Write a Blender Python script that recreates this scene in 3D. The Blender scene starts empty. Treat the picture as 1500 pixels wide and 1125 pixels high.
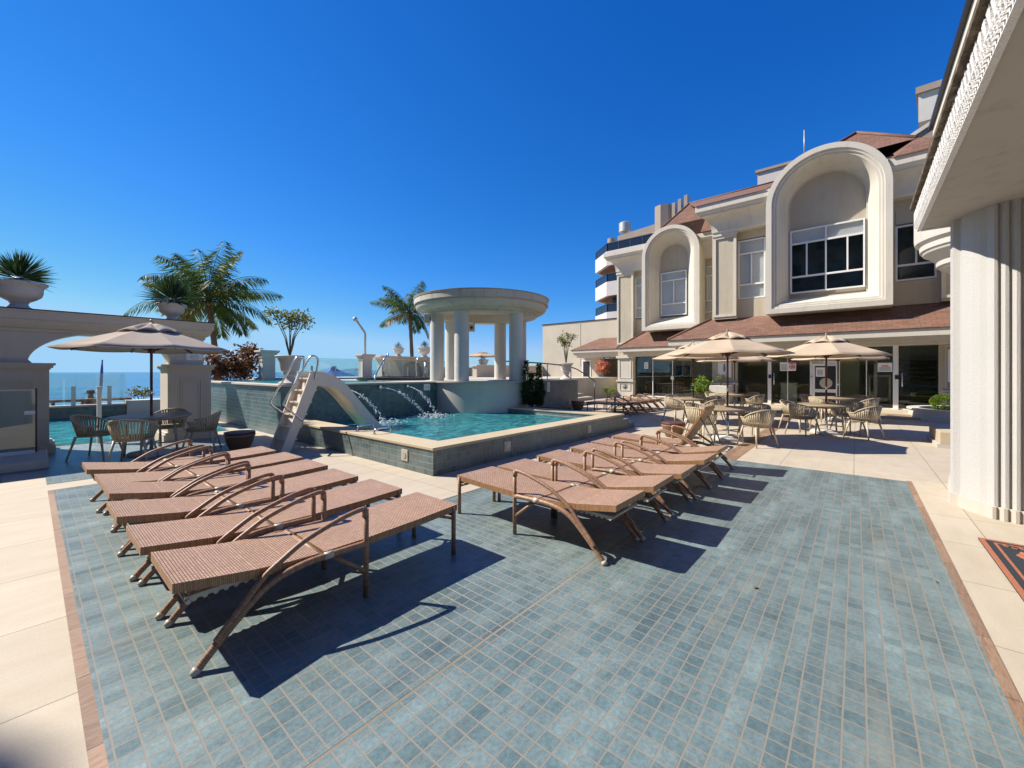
import bpy, bmesh, math, random
from mathutils import Vector, Matrix, noise as mnoise
random.seed(11)
S = bpy.context.scene
COL = S.collection
PI = math.pi
def rad(a): return math.radians(a)

# ------------------------------------------------------------------ node helpers
class NT:
    def __init__(s, name):
        s.m = bpy.data.materials.new(name); s.m.use_nodes = True
        s.t = s.m.node_tree; s.t.nodes.clear()
        s.out = s.n('ShaderNodeOutputMaterial')
    def n(s, kind, **kw):
        nd = s.t.nodes.new(kind)
        for k, v in kw.items(): setattr(nd, k, v)
        return nd
    def l(s, a, b): s.t.links.new(a, b)
    def inp(s, nd, name, v):
        if hasattr(v, 'is_linked'): s.l(v, nd.inputs[name])
        else: nd.inputs[name].default_value = v
    def coord(s, kind='UV', scale=(1, 1, 1), loc=(0, 0, 0), rot=0):
        if kind == 'UV': o = s.n('ShaderNodeUVMap', uv_map='UVMap').outputs[0]
        else: o = s.n('ShaderNodeTexCoord').outputs[kind]
        mp = s.n('ShaderNodeMapping'); s.l(o, mp.inputs[0])
        mp.inputs['Scale'].default_value = scale; mp.inputs['Location'].default_value = loc
        mp.inputs['Rotation'].default_value = (0, 0, rot)
        return mp.outputs[0]
    def noise(s, vec, scale, detail=3, rough=.55, dist=0):
        nd = s.n('ShaderNodeTexNoise'); s.l(vec, nd.inputs['Vector'])
        nd.inputs['Scale'].default_value = scale; nd.inputs['Detail'].default_value = detail
        nd.inputs['Roughness'].default_value = rough; nd.inputs['Distortion'].default_value = dist
        return nd.outputs['Fac']
    def ramp(s, fac, stops, const=False):
        nd = s.n('ShaderNodeValToRGB'); s.l(fac, nd.inputs[0])
        cr = nd.color_ramp
        if const: cr.interpolation = 'CONSTANT'
        while len(cr.elements) < len(stops): cr.elements.new(.5)
        for e, (p, c) in zip(cr.elements, stops):
            e.position = p; e.color = (c[0], c[1], c[2], 1) if hasattr(c, '__len__') else (c, c, c, 1)
        return nd.outputs[0]
    def mix(s, fac, a, b, mode='MIX'):
        nd = s.n('ShaderNodeMix', data_type='RGBA', blend_type=mode)
        for i, v in ((0, fac), (6, a), (7, b)):
            if hasattr(v, 'is_linked'): s.l(v, nd.inputs[i])
            else: nd.inputs[i].default_value = (v[0], v[1], v[2], 1) if hasattr(v, '__len__') else v
        return nd.outputs[2]
    def math(s, op, a, b=0):
        nd = s.n('ShaderNodeMath', operation=op)
        for i, v in ((0, a), (1, b)):
            if hasattr(v, 'is_linked'): s.l(v, nd.inputs[i])
            else: nd.inputs[i].default_value = v
        return nd.outputs[0]
    def brick(s, vec, w, h, mortar, c1, c2, cm, offset=0., bias=0., smooth=.1):
        nd = s.n('ShaderNodeTexBrick'); s.l(vec, nd.inputs['Vector'])
        nd.offset = offset; nd.squash = 1
        nd.inputs['Scale'].default_value = 1; nd.inputs['Brick Width'].default_value = w
        nd.inputs['Row Height'].default_value = h; nd.inputs['Mortar Size'].default_value = mortar
        nd.inputs['Mortar Smooth'].default_value = smooth; nd.inputs['Bias'].default_value = bias
        for k, c in (('Color1', c1), ('Color2', c2), ('Mortar', cm)):
            nd.inputs[k].default_value = (c[0], c[1], c[2], 1)
        return nd.outputs['Color'], nd.outputs['Fac']
    def bump(s, h, strength=.3, dist=.01, normal=None):
        nd = s.n('ShaderNodeBump'); s.l(h, nd.inputs['Height'])
        nd.inputs['Strength'].default_value = strength; nd.inputs['Distance'].default_value = dist
        if normal is not None: s.l(normal, nd.inputs['Normal'])
        return nd.outputs[0]
    def bsdf(s, col, rough=.6, metal=0, normal=None, spec=.5, **kw):
        b = s.n('ShaderNodeBsdfPrincipled')
        if hasattr(col, 'is_linked'): s.l(col, b.inputs['Base Color'])
        else: b.inputs['Base Color'].default_value = (*col[:3], 1)
        s.inp(b, 'Roughness', rough); s.inp(b, 'Metallic', metal); s.inp(b, 'Specular IOR Level', spec)
        for k, v in kw.items(): s.inp(b, k, v)
        if normal is not None: s.l(normal, b.inputs['Normal'])
        s.l(b.outputs[0], s.out.inputs[0]); return b

def sc(c, k): return tuple(min(1, x * k) for x in c)
K = .86      # overall surface reflectance relative to fresh paint
def m_stucco(name, c, var=.12, bump=.25, scale=60, rough=.85, stain=.0):
    c = sc(c, K)
    t = NT(name); v = t.coord('Object')
    big = t.noise(v, .9, 4); fine = t.noise(v, scale, 4, .7)
    col = t.ramp(big, [(.3, sc(c, 1 - var)), (.7, sc(c, 1 + var * .5))])
    if stain:
        st = t.noise(t.coord('Object', (3, 3, .35)), 1.6, 5, .65)
        col = t.mix(t.ramp(st, [(.52, 0.), (.75, stain)]), col, sc(c, .45))
    t.bsdf(col, rough, normal=t.bump(fine, bump, .01)); return t.m
def m_plain(name, c, rough=.5, metal=0, var=.1, scale=8, bump=0, spec=.5):
    t = NT(name); v = t.coord('Object'); nz = t.noise(v, scale, 4)
    col = t.ramp(nz, [(.3, sc(c, 1 - var)), (.7, sc(c, 1 + var))])
    t.bsdf(col, rough, metal, t.bump(nz, bump, .01) if bump else None, spec); return t.m
def m_tile(name, c1, c2, cm, w, h, mortar, loc=(0, 0, 0), rough=.4, streak=(1, 1, 1), stain=None, spec=.5, bump=.5, off=0.):
    c1, c2, cm = sc(c1, K), sc(c2, K), sc(cm, K)
    t = NT(name); v0 = t.coord('UV', loc=loc)
    wn = t.n('ShaderNodeTexNoise'); t.l(t.coord('UV'), wn.inputs['Vector']); wn.inputs['Scale'].default_value = 3.1; wn.inputs['Detail'].default_value = 2
    wv = t.n('ShaderNodeVectorMath', operation='MULTIPLY_ADD'); t.l(wn.outputs['Color'], wv.inputs[0]); wv.inputs[1].default_value = (.008, .008, 0); t.l(v0, wv.inputs[2]); v = wv.outputs[0]
    c, f = t.brick(v, w, h, mortar, c1, c2, cm, off)
    b = t.noise(t.coord('UV', streak), 1.3, 5, .6)
    fine = t.noise(t.coord('UV'), 42, 6, .72)
    c = t.mix(1., c, t.ramp(b, [(.26, .62), (.5, 1.), (.74, 1.45)]), 'MULTIPLY')
    c = t.mix(.55, c, t.mix(1., c, t.ramp(fine, [(.28, .42), (.52, 1.), (.74, 1.5)]), 'MULTIPLY'))
    if stain:
        st = t.noise(t.coord('UV', (.6, 2.2, 1)), 1.1, 6, .7)
        c = t.mix(t.ramp(st, [(.56, 0.), (.75, .55)]), c, stain)
    c = t.mix(f, c, cm)
    hgt = t.math('ADD', t.math('MULTIPLY', f, -1.), t.math('MULTIPLY', fine, .35))
    r = t.math('ADD', t.math('MULTIPLY', b, .3), rough - .15)
    t.bsdf(c, r, normal=t.bump(hgt, bump, .006), spec=spec); return t.m

M = {}
CREAM = (.62, .52, .385)
WHITE = (.66, .63, .57)
M['wall'] = m_stucco('beige_render', (.52, .455, .345), .08, .2, 60, stain=.3)
M['trim'] = m_stucco('cream_trim', (.65, .605, .515), .07, .12, 60, stain=.3)
M['white'] = m_stucco('white_render', (.60, .57, .51), .07, .25, 60, stain=.18)
M['archwall'] = m_stucco('taupe_render', (.64, .55, .43), .07, .2, 60, stain=.15)
M['ring'] = m_stucco('weathered_ring_render', (.56, .515, .43), .1, .15, 60, stain=.75)
M['column'] = m_stucco('rough_white_render', (.64, .62, .58), .05, .8, 130)
M['pillar'] = m_stucco('grained_white_render', (.56, .54, .51), .06, .9, 75)
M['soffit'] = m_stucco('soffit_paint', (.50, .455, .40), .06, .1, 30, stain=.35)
M['sidewall'] = m_stucco('pale_side_render', (.60, .54, .43), .07, .2, 40, stain=.1)
M['urn'] = m_stucco('white_cast_stone', (.64, .60, .55), .08, .2, 50, stain=.2)
M['slide'] = m_plain('beige_fibreglass', (.70, .61, .50), .32, var=.03)
M['coping'] = m_stucco('cream_granite', (.54, .445, .30), .12, .25, 90)
M['upcoping'] = m_stucco('pale_coping_stone', (.54, .49, .42), .1, .2, 70)
M['steel'] = m_plain('brushed_steel', (.62, .62, .62), .25, 1, .08)
M['alu'] = m_plain('white_aluminium', (.72, .72, .70), .4, 0, .03)
M['dark'] = m_plain('dark_interior', (.02, .021, .02), .7)
M['inwall'] = m_plain('interior_wall_paint', (.60, .56, .42), .8)
M['black'] = m_plain('black_paint', (.015, .015, .017), .5)
M['towerglass'] = m_plain('dark_tower_glass', (.02, .03, .05), .08, .2, .2)
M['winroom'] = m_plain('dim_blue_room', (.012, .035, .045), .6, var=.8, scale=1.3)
M['blind'] = m_plain('grey_roller_blind', (.66, .66, .64), .8, var=.04, scale=2)
M['sand'] = m_stucco('beach_sand', (.50, .42, .30), .15, .4, 3)
M['cushion'] = m_plain('beige_cushion', (.36, .29, .2), .9, var=.08, bump=.1)
M['ropeframe'] = m_plain('beige_powder_coat', (.45, .37, .26), .45, var=.04)
M['pole'] = m_plain('reddish_hardwood', (.10, .025, .016), .35, var=.3, scale=14)
M['soil'] = m_plain('dark_soil', (.04, .028, .02), .95, var=.4, scale=30, bump=.5)
M['whiteplastic'] = m_plain('white_plastic', (.44, .40, .33), .4, var=.04)
M['sign'] = m_plain('white_sign_board', (.78, .77, .75), .45, var=.02)
M['signred'] = m_plain('red_sign_print', (.5, .04, .05), .45, var=.05)
M['signgrey'] = m_plain('grey_sign_print', (.2, .2, .2), .5, var=.1)
M['orange'] = m_plain('orange_lettering', (.33, .115, .055), .9, var=.2, scale=60)
M['gold'] = m_plain('gold_line_print', (.35, .24, .10), .5, var=.1)
M['brownrail'] = m_plain('dark_bronze_metal', (.03, .028, .03), .35, .3, .1)
M['conc'] = m_stucco('brown_grey_concrete', (.36, .29, .23), .12, .2, 30)
M['tower'] = m_stucco('tower_tile_cladding', (.62, .57, .54), .08, .1, 30)
M['towersoff'] = m_plain('brown_soffit', (.22, .09, .045), .7)
M['zinc'] = m_plain('zinc_sheet', (.45, .44, .41), .45, .4, .1)
M['woodchair'] = m_plain('honey_wood', (.36, .17, .055), .5, var=.2, scale=20)
M['skin'] = m_plain('tanned_skin', (.42, .2, .13), .6, var=.08)
M['hat'] = m_plain('dark_cloth', (.02, .025, .05), .9)
M['redcloth'] = m_plain('red_cloth', (.35, .04, .035), .9)
M['bluecloth'] = m_plain('blue_awning_cloth', (.02, .12, .38), .8)
M['island'] = m_plain('haze_blue_hill', (.10, .2, .3), 1, var=.25, scale=.02)  # blue of distance haze put into the base colour

# tiles and paving
M['deck'] = m_tile('blue_grey_terrace_tile', (.118, .180, .190), (.182, .242, .244), (.26, .24, .20), .0815, .0815, .0040, loc=(.02, .03, 0), rough=.40, streak=(.7, 2.8, 1), stain=(.27, .26, .21))
M['pooltile'] = m_tile('pool_wall_tile', (.085, .13, .135), (.145, .185, .185), (.24, .25, .24), .098, .098, .003, rough=.35, stain=(.17, .16, .12))
M['bluetile'] = m_tile('blue_bond_wall_tile', (.085, .145, .16), (.125, .18, .195), (.27, .29, .28), .2, .1, .005, rough=.35, off=.5)  # blue wall tile laid in running bond
M['uptile'] = m_tile('upper_pool_wall_tile', (.055, .125, .125), (.11, .19, .18), (.07, .13, .13), .098, .098, .0025, rough=.35)
M['poolfloor'] = m_tile('pool_floor_tile', (.12, .40, .42), (.18, .50, .52), (.35, .55, .55), .15, .15, .006, rough=.4)
def mk_paving():
    t = NT('cream_stone_paving'); v = t.coord('UV', loc=(.27, -.03, 0))
    c, f = t.brick(v, .95, .95, .0035, (.445, .385, .295), (.49, .425, .33), (.15, .12, .085))
    fine = t.noise(t.coord('UV'), 90, 5, .75); mid = t.noise(t.coord('UV', (1, 3, 1)), 1.7, 6, .65)
    c = t.mix(.5, c, t.mix(1., c, t.ramp(fine, [(.25, .7), (.7, 1.18)]), 'MULTIPLY'))
    c = t.mix(t.ramp(mid, [(.35, 0.), (.75, .5)]), c, (.35, .275, .185))
    c = t.mix(f, c, (.2, .15, .1))
    t.bsdf(c, .7, normal=t.bump(t.math('SUBTRACT', t.math('MULTIPLY', fine, .5), f), .35, .006)); return t.m
M['paving'] = mk_paving()
def mk_border():
    t = NT('brown_border_tile'); v = t.coord('UV')
    c, f = t.brick(v, .6, .6, .003, (.30, .19, .12), (.20, .125, .08), (.07, .05, .035))
    g = t.noise(t.coord('UV', (2, 14, 1)), 5, 6, .7, 1.2)
    c = t.mix(.8, c, t.mix(1., c, t.ramp(g, [(.3, .55), (.7, 1.6)]), 'MULTIPLY'))
    t.bsdf(c, .5, normal=t.bump(g, .2, .004)); return t.m
M['border'] = mk_border()
def mk_shingle():
    t = NT('brown_shingle'); v = t.coord('UV')
    c, f = t.brick(v, .28, .14, .006, (.205, .102, .068), (.135, .068, .045), (.06, .035, .025), .5)
    g = t.noise(v, 30, 5, .7); b = t.noise(v, .8, 3)
    c = t.mix(.6, c, t.mix(1., c, t.ramp(g, [(.3, .6), (.7, 1.35)]), 'MULTIPLY'))
    c = t.mix(t.ramp(b, [(.4, 0.), (.8, .4)]), c, (.225, .135, .095))
    t.bsdf(c, .85, normal=t.bump(t.math('SUBTRACT', g, f), .5, .01)); return t.m
M['shingle'] = mk_shingle()
def mk_weave():
    t = NT('woven_brown_rattan'); v = t.coord('UV')
    c, f = t.brick(v, .030, .0150, .0030, (.54, .345, .225), (.41, .255, .165), (.09, .045, .026), .5, smooth=.5)
    b = t.noise(v, 2.3, 4); g = t.noise(v, 160, 2)
    c = t.mix(.35, c, t.mix(1., c, t.ramp(b, [(.3, .7), (.7, 1.3)]), 'MULTIPLY'))
    c = t.mix(.3, c, t.mix(1., c, t.ramp(g, [(.3, .6), (.7, 1.4)]), 'MULTIPLY'))
    t.bsdf(c, .5, normal=t.bump(f, -.6, .004)); return t.m
M['weave'] = mk_weave()
def mk_wrap(name, c1, c2, cm, pitch=.011):
    t = NT(name); v = t.coord('UV')
    c, f = t.brick(v, pitch, 5, .0014, c1, c2, cm, 0, smooth=.7)
    g = t.noise(v, 60, 3)
    c = t.mix(.4, c, t.mix(1., c, t.ramp(g, [(.3, .6), (.7, 1.4)]), 'MULTIPLY'))
    t.bsdf(c, .5, normal=t.bump(f, -.7, .004)); return t.m
M['edge'] = mk_wrap('rattan_edge_wrap', (.42, .235, .11), (.30, .15, .065), (.09, .04, .02), .009)
M['tube'] = mk_wrap('rattan_wrapped_tube', (.36, .21, .125), (.26, .14, .08), (.08, .04, .025), .011)
M['drum'] = mk_wrap('dark_rattan_drum', (.22, .125, .06), (.13, .065, .03), (.03, .015, .01), .02)
def mk_rope(name, c):
    t = NT(name); v = t.coord('Object', (1, 1, 1)); g = t.noise(t.coord('Object', (40, 40, 400)), 1, 2)
    b = t.noise(v, 6, 2)
    col = t.ramp(b, [(.3, sc(c, .8)), (.7, sc(c, 1.15))])
    t.bsdf(col, .85, normal=t.bump(g, .5, .003)); return t.m
M['rope'] = mk_rope('beige_flat_rope', (.43, .35, .235))
def mk_wood(name, c1, c2, slat=.09):
    t = NT(name); v = t.coord('Object')
    g = t.noise(t.coord('Object', (3, 40, 3)), 2, 5, .7, .6)
    col = t.ramp(g, [(.25, c1), (.75, c2)])
    t.bsdf(col, .5, normal=t.bump(g, .15, .004)); return t.m
M['tabletop'] = mk_wood('weathered_teak', (.26, .20, .14), (.40, .32, .22))
M['drumtop'] = mk_wood('dark_red_wood', (.07, .02, .015), (.14, .05, .035))
def mk_canvas(name, c):
    t = NT(name); v = t.coord('Object'); g = t.noise(v, 3, 4); w = t.noise(v, 220, 2)
    col = t.ramp(g, [(.3, sc(c, .93)), (.7, sc(c, 1.05))])
    n = t.bump(w, .15, .003, t.bump(g, .25, .03))
    d = t.n('ShaderNodeBsdfDiffuse'); t.l(col, d.inputs[0]); t.l(n, d.inputs['Normal'])
    tr = t.n('ShaderNodeBsdfTranslucent'); t.l(col, tr.inputs[0])
    mx = t.n('ShaderNodeMixShader'); mx.inputs[0].default_value = .22
    t.l(d.outputs[0], mx.inputs[1]); t.l(tr.outputs[0], mx.inputs[2]); t.l(mx.outputs[0], t.out.inputs[0]); return t.m
M['canvas'] = mk_canvas('beige_canvas', (.56, .45, .33))
M['canvasshade'] = mk_canvas('shade_greyed_canvas', (.54, .47, .40))  # beige canvas with shade greyed into its colour, left parasol only
def mk_leaf(name, c1, c2, trans=.3, rough=.5, scale=3.):
    t = NT(name); g = t.noise(t.coord('Object'), scale, 3, .7)
    col = t.ramp(g, [(.3, c1), (.7, c2)])
    b = t.bsdf(col, rough, spec=.25)
    tr = t.n('ShaderNodeBsdfTranslucent'); t.l(t.mix(1., col, (1.3, 1.5, .6), 'MULTIPLY'), tr.inputs[0])
    mx = t.n('ShaderNodeMixShader'); mx.inputs[0].default_value = trans
    t.l(b.outputs[0], mx.inputs[1]); t.l(tr.outputs[0], mx.inputs[2]); t.l(mx.outputs[0], t.out.inputs[0]); return t.m
M['palm'] = mk_leaf('palm_leaf', (.03, .06, .018), (.10, .135, .04), .3, .6, 1.2)
M['palmdry'] = mk_leaf('dry_palm_leaf', (.16, .09, .03), (.28, .19, .08), .25)
M['yucca'] = mk_leaf('yucca_leaf', (.03, .06, .03), (.07, .11, .05), .15, .3)
M['reddish'] = mk_leaf('reddish_leaf', (.10, .035, .025), (.17, .075, .045), .3)
M['yellowgreen'] = mk_leaf('yellow_green_leaf', (.09, .10, .03), (.2, .18, .05), .3)
M['bushy'] = mk_leaf('bright_green_leaf', (.10, .16, .02), (.2, .28, .05), .35)
M['conifer'] = mk_leaf('dark_conifer_leaf', (.022, .05, .024), (.055, .09, .035), .15)
M['pinkleaf'] = mk_leaf('pink_leaf', (.42, .10, .09), (.62, .25, .2), .3)
M['bark'] = m_plain('grey_brown_bark', (.12, .085, .06), .9, var=.3, scale=12, bump=.5)
M['yellowwall'] = m_stucco('yellow_render', (.65, .5, .15), .05)

def mk_glass(name, tint=(.9, .95, .93), refl=1.0, body=None, bodyf=0.):
    t = NT(name)
    tr = t.n('ShaderNodeBsdfTransparent'); tr.inputs[0].default_value = (*tint, 1)
    gl = t.n('ShaderNodeBsdfGlossy'); gl.inputs['Roughness'].default_value = .01
    wob = t.noise(t.coord('Object'), .7, 2)
    t.l(t.bump(wob, .03, .05), gl.inputs['Normal'])
    fr = t.n('ShaderNodeFresnel'); fr.inputs[0].default_value = 1.5
    mx = t.n('ShaderNodeMixShader'); t.l(t.math('MULTIPLY', fr.outputs[0], refl), mx.inputs[0])
    last = tr.outputs[0]
    if body:
        d = t.n('ShaderNodeBsdfDiffuse'); d.inputs[0].default_value = (*body, 1)
        m2 = t.n('ShaderNodeMixShader'); m2.inputs[0].default_value = bodyf
        t.l(tr.outputs[0], m2.inputs[1]); t.l(d.outputs[0], m2.inputs[2]); last = m2.outputs[0]
    t.l(last, mx.inputs[1]); t.l(gl.outputs[0], mx.inputs[2]); t.l(mx.outputs[0], t.out.inputs[0]); return t.m
M['glass'] = mk_glass('clear_glass', (.90, .95, .93), 1.5)
M['rail'] = mk_glass('greenish_rail_glass', (.86, .95, .93), 1.2, (.5, .6, .58), .05)
M['winglass'] = mk_glass('window_glass', (.96, .97, .97), .45)
M['doorglass'] = mk_glass('green_door_glass', (.90, .95, .90), .9)
def mk_water(name, tint, body, bf, scale, strength=.35):
    t = NT(name)
    v = t.coord('Object', (1, 1.6, 1), rot=.5)
    w = t.noise(v, scale, 3, .55, .7); w2 = t.noise(v, scale * 2.7, 2, .5, .4)
    h = t.math('ADD', w, t.math('MULTIPLY', w2, .35))
    nrm = t.bump(h, strength, .12)
    tr = t.n('ShaderNodeBsdfTransparent'); tr.inputs[0].default_value = (*tint, 1)
    d = t.n('ShaderNodeBsdfDiffuse'); t.l(nrm, d.inputs['Normal'])
    t.l(t.ramp(w, [(.35, sc(body, .5)), (.65, sc(body, 1.6))]), d.inputs[0])
    m2 = t.n('ShaderNodeMixShader'); m2.inputs[0].default_value = bf
    t.l(tr.outputs[0], m2.inputs[1]); t.l(d.outputs[0], m2.inputs[2])
    gl = t.n('ShaderNodeBsdfGlossy'); gl.inputs['Roughness'].default_value = .04; t.l(nrm, gl.inputs['Normal'])
    fr = t.n('ShaderNodeFresnel'); fr.inputs[0].default_value = 1.33; t.l(nrm, fr.inputs['Normal'])
    mx = t.n('ShaderNodeMixShader'); t.l(t.math('MULTIPLY', fr.outputs[0], .8), mx.inputs[0])
    t.l(m2.outputs[0], mx.inputs[1]); t.l(gl.outputs[0], mx.inputs[2]); t.l(mx.outputs[0], t.out.inputs[0]); return t.m
M['water'] = mk_water('pool_water', (.62, .88, .88), (.05, .29, .325), .52, 3.4, .75)
def mk_sea():
    t = NT('sea_water')
    v = t.coord('Object', (.012, .07, 1), rot=-rad(10))
    w = t.noise(v, 1., 6, .6, .3); fine = t.noise(t.coord('Object', (.25, .9, 1), rot=-rad(10)), 1., 4, .6)
    col = t.ramp(w, [(.3, (.008, .07, .17)), (.55, (.025, .15, .27)), (.75, (.10, .30, .40))])
    sep = t.n('ShaderNodeSeparateXYZ'); t.l(t.n('ShaderNodeTexCoord').outputs['Object'], sep.inputs[0])
    near = t.n('ShaderNodeMapRange'); t.l(sep.outputs[1], near.inputs[0])
    near.inputs[1].default_value = 95; near.inputs[2].default_value = 60
    fo = t.noise(t.coord('Object', (.03, .35, 1)), 1., 5, .65, .6)
    foam = t.math('MULTIPLY', t.ramp(fo, [(.45, 0.), (.58, 1.)]), near.outputs[0])
    col = t.mix(foam, t.mix(t.math('MULTIPLY', near.outputs[0], .6), col, (.12, .34, .40)), (.75, .78, .78))
    t.bsdf(col, .25, normal=t.bump(t.math('ADD', w, fine), .3, .5)); return t.m
M['sea'] = mk_sea()
def mk_jet():
    t = NT('white_splashing_water')
    b = t.bsdf((.82, .88, .9), .08, spec=.8)
    tr = t.n('ShaderNodeBsdfTransparent'); mx = t.n('ShaderNodeMixShader'); mx.inputs[0].default_value = .3
    t.l(b.outputs[0], mx.inputs[1]); t.l(tr.outputs[0], mx.inputs[2]); t.l(mx.outputs[0], t.out.inputs[0]); return t.m
M['jet'] = mk_jet()
def mk_mat():
    t = NT('dark_doormat_pile'); g = t.noise(t.coord('Object'), 150, 3)
    t.bsdf(t.ramp(g, [(.3, (.008, .012, .016)), (.7, (.03, .04, .05))]), .95, normal=t.bump(g, .6, .006)); return t.m
M['mat'] = mk_mat()
def mk_frieze():
    t = NT('relief_plaster'); v = t.coord('UV', (1, 1, 1))
    vo = t.n('ShaderNodeTexVoronoi'); t.l(t.coord('UV', (16, 22, 1)), vo.inputs['Vector'])
    w = t.noise(v, 30, 5, .7)
    t.bsdf(t.ramp(w, [(.3, (.66, .63, .6)), (.6, (.78, .76, .73))]), .8,
           normal=t.bump(t.math('ADD', vo.outputs['Distance'], t.math('MULTIPLY', w, .5)), .35, .03)); return t.m
M['frieze'] = mk_frieze()
def mk_moss():
    t = NT('weathered_gutter_edge'); w = t.noise(t.coord('Object'), 14, 6, .75)
    t.bsdf(t.ramp(w, [(.35, (.03, .025, .02)), (.55, (.14, .10, .06)), (.75, (.36, .30, .22))]), .9, normal=t.bump(w, .6, .02)); return t.m
M['moss'] = mk_moss()

# ------------------------------------------------------------------ mesh builder
class MB:
    def __init__(s):
        s.bm = bmesh.new(); s.uv = s.bm.loops.layers.uv.new('UVMap'); s.k = s.bm.faces.layers.int.new('k')
    def v(s, *p): return s.bm.verts.new(p)
    def face(s, pts):
        try: return s.bm.faces.new([p if hasattr(p, 'co') else s.bm.verts.new(p) for p in pts])
        except ValueError: return None
    def box(s, x0, x1, y0, y1, z0, z1):
        c = [s.v(x, y, z) for z in (z0, z1) for y in (y0, y1) for x in (x0, x1)]
        for f in ((0, 2, 3, 1), (4, 5, 7, 6), (0, 1, 5, 4), (2, 6, 7, 3), (0, 4, 6, 2), (1, 3, 7, 5)): s.face([c[i] for i in f])
        return s
    def obox(s, a, b, w, h, up=(0, 0, 1)):
        a = Vector(a); b = Vector(b); d = (b - a).normalized(); u = Vector(up)
        r = d.cross(u)
        if r.length < 1e-4: r = d.cross(Vector((1, 0, 0)))
        r.normalize(); u = r.cross(d); c = []
        for p in (a, b):
            for i, j in ((-1, -1), (1, -1), (1, 1), (-1, 1)): c.append(s.v(*(p + r * i * w / 2 + u * j * h / 2)))
        for f in ((0, 1, 2, 3), (7, 6, 5, 4), (0, 4, 5, 1), (1, 5, 6, 2), (2, 6, 7, 3), (3, 7, 4, 0)): s.face([c[i] for i in f])
        return s
    def prism(s, pts, ext):
        e = Vector(ext); a = [s.v(*p) for p in pts]; b = [s.v(*(Vector(p) + e)) for p in pts]; n = len(pts)
        s.face(a[::-1]); s.face(b)
        for i in range(n): s.face([a[i], a[(i + 1) % n], b[(i + 1) % n], b[i]])
        return s
    def loft(s, rings, closed=True, cap=False):
        R = [[s.v(*p) for p in r] for r in rings]; n = len(R[0])
        for a, b in zip(R, R[1:]):
            for i in range(n if closed else n - 1): s.face([a[i], a[(i + 1) % n], b[(i + 1) % n], b[i]])
        if cap: s.face(R[0][::-1]); s.face(R[-1])
        return s
    def lathe(s, prof, c=(0, 0, 0), seg=24, a0=0., a1=2 * PI, flute=0, fd=0., capb=True):
        full = abs(a1 - a0 - 2 * PI) < 1e-6; n = seg if full else seg + 1; R = []
        for r, z in prof:
            ring = []
            for i in range(n):
                a = a0 + (a1 - a0) * i / seg; rr = r * (1 + (fd * math.cos(flute * a) if flute else 0))
                ring.append(s.v(c[0] + rr * math.cos(a), c[1] + rr * math.sin(a), c[2] + z))
            R.append(ring)
        for a, b in zip(R, R[1:]):
            for i in range(seg): s.face([a[i], a[(i + 1) % n], b[(i + 1) % n], b[i]])
        if full and capb:
            if prof[0][0] > 1e-3: s.face(R[0][::-1])
            if prof[-1][0] > 1e-3: s.face(R[-1])
        return s
    def tube(s, pts, r, seg=8, cap=True, sx=1.):
        P = [Vector(p) for p in pts]; n = len(P)
        rr = r if hasattr(r, '__len__') else [r] * n
        T = [(P[min(i + 1, n - 1)] - P[max(i - 1, 0)]).normalized() for i in range(n)]
        u = T[0].orthogonal().normalized(); rings = []; L = [0.]
        for i in range(1, n): L.append(L[-1] + (P[i] - P[i - 1]).length)
        for i in range(n):
            u = (u - T[i] * u.dot(T[i]))
            u = u.normalized() if u.length > 1e-5 else T[i].orthogonal().normalized()
            w = T[i].cross(u)
            rings.append([s.v(*(P[i] + (u * math.cos(a) + w * math.sin(a)) * rr[i])) for a in [2 * PI * k / seg for k in range(seg)]])
        for i in range(n - 1):
            for k in range(seg):
                f = s.face([rings[i][k], rings[i][(k + 1) % seg], rings[i + 1][(k + 1) % seg], rings[i + 1][k]])
                if f:
                    f[s.k] = 1; f.smooth = True
                    uv = [(L[i], k / seg), (L[i], (k + 1) / seg), (L[i + 1], (k + 1) / seg), (L[i + 1], k / seg)]
                    for lp, q in zip(f.loops, uv): lp[s.uv].uv = q
        if cap: s.face(rings[0][::-1]); s.face(rings[-1])
        return s
    def ball(s, c, r, sub=1, sq=(1, 1, 1)):
        m = Matrix.Translation(c) @ Matrix.Diagonal((r * sq[0], r * sq[1], r * sq[2], 1))
        bmesh.ops.create_icosphere(s.bm, subdivisions=sub, radius=1, matrix=m); return s
    def build(s, name, mat, parent=None, smooth=False, bevel=0., angle=None, solid=0., recalc=True):
        bm = s.bm
        if recalc: bmesh.ops.recalc_face_normals(bm, faces=bm.faces)
        bm.normal_update()
        for f in bm.faces:
            if f[s.k]: continue
            n = f.normal
            if abs(n.z) > .999: u = Vector((1, 0, 0)); v = Vector((0, 1, 0))
            else: u = Vector((-n.y, n.x, 0)).normalized(); v = n.cross(u)
            for lp in f.loops: lp[s.uv].uv = (lp.vert.co.dot(u), lp.vert.co.dot(v))
            if smooth: f.smooth = True
        me = bpy.data.meshes.new(name); bm.to_mesh(me); bm.free()
        o = bpy.data.objects.new(name, me); COL.objects.link(o); me.materials.append(M[mat] if isinstance(mat, str) else mat)
        if parent: o.parent = parent
        if smooth and angle is None: angle = 40
        if angle:
            try: me.set_sharp_from_angle(angle=rad(angle))
            except Exception: pass
        if bevel:
            b = o.modifiers.new('bevel', 'BEVEL'); b.width = bevel; b.segments = 2; b.limit_method = 'ANGLE'; b.angle_limit = rad(40)
        if solid:
            b = o.modifiers.new('solid', 'SOLIDIFY'); b.thickness = solid; b.offset = 0
        return o
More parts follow.
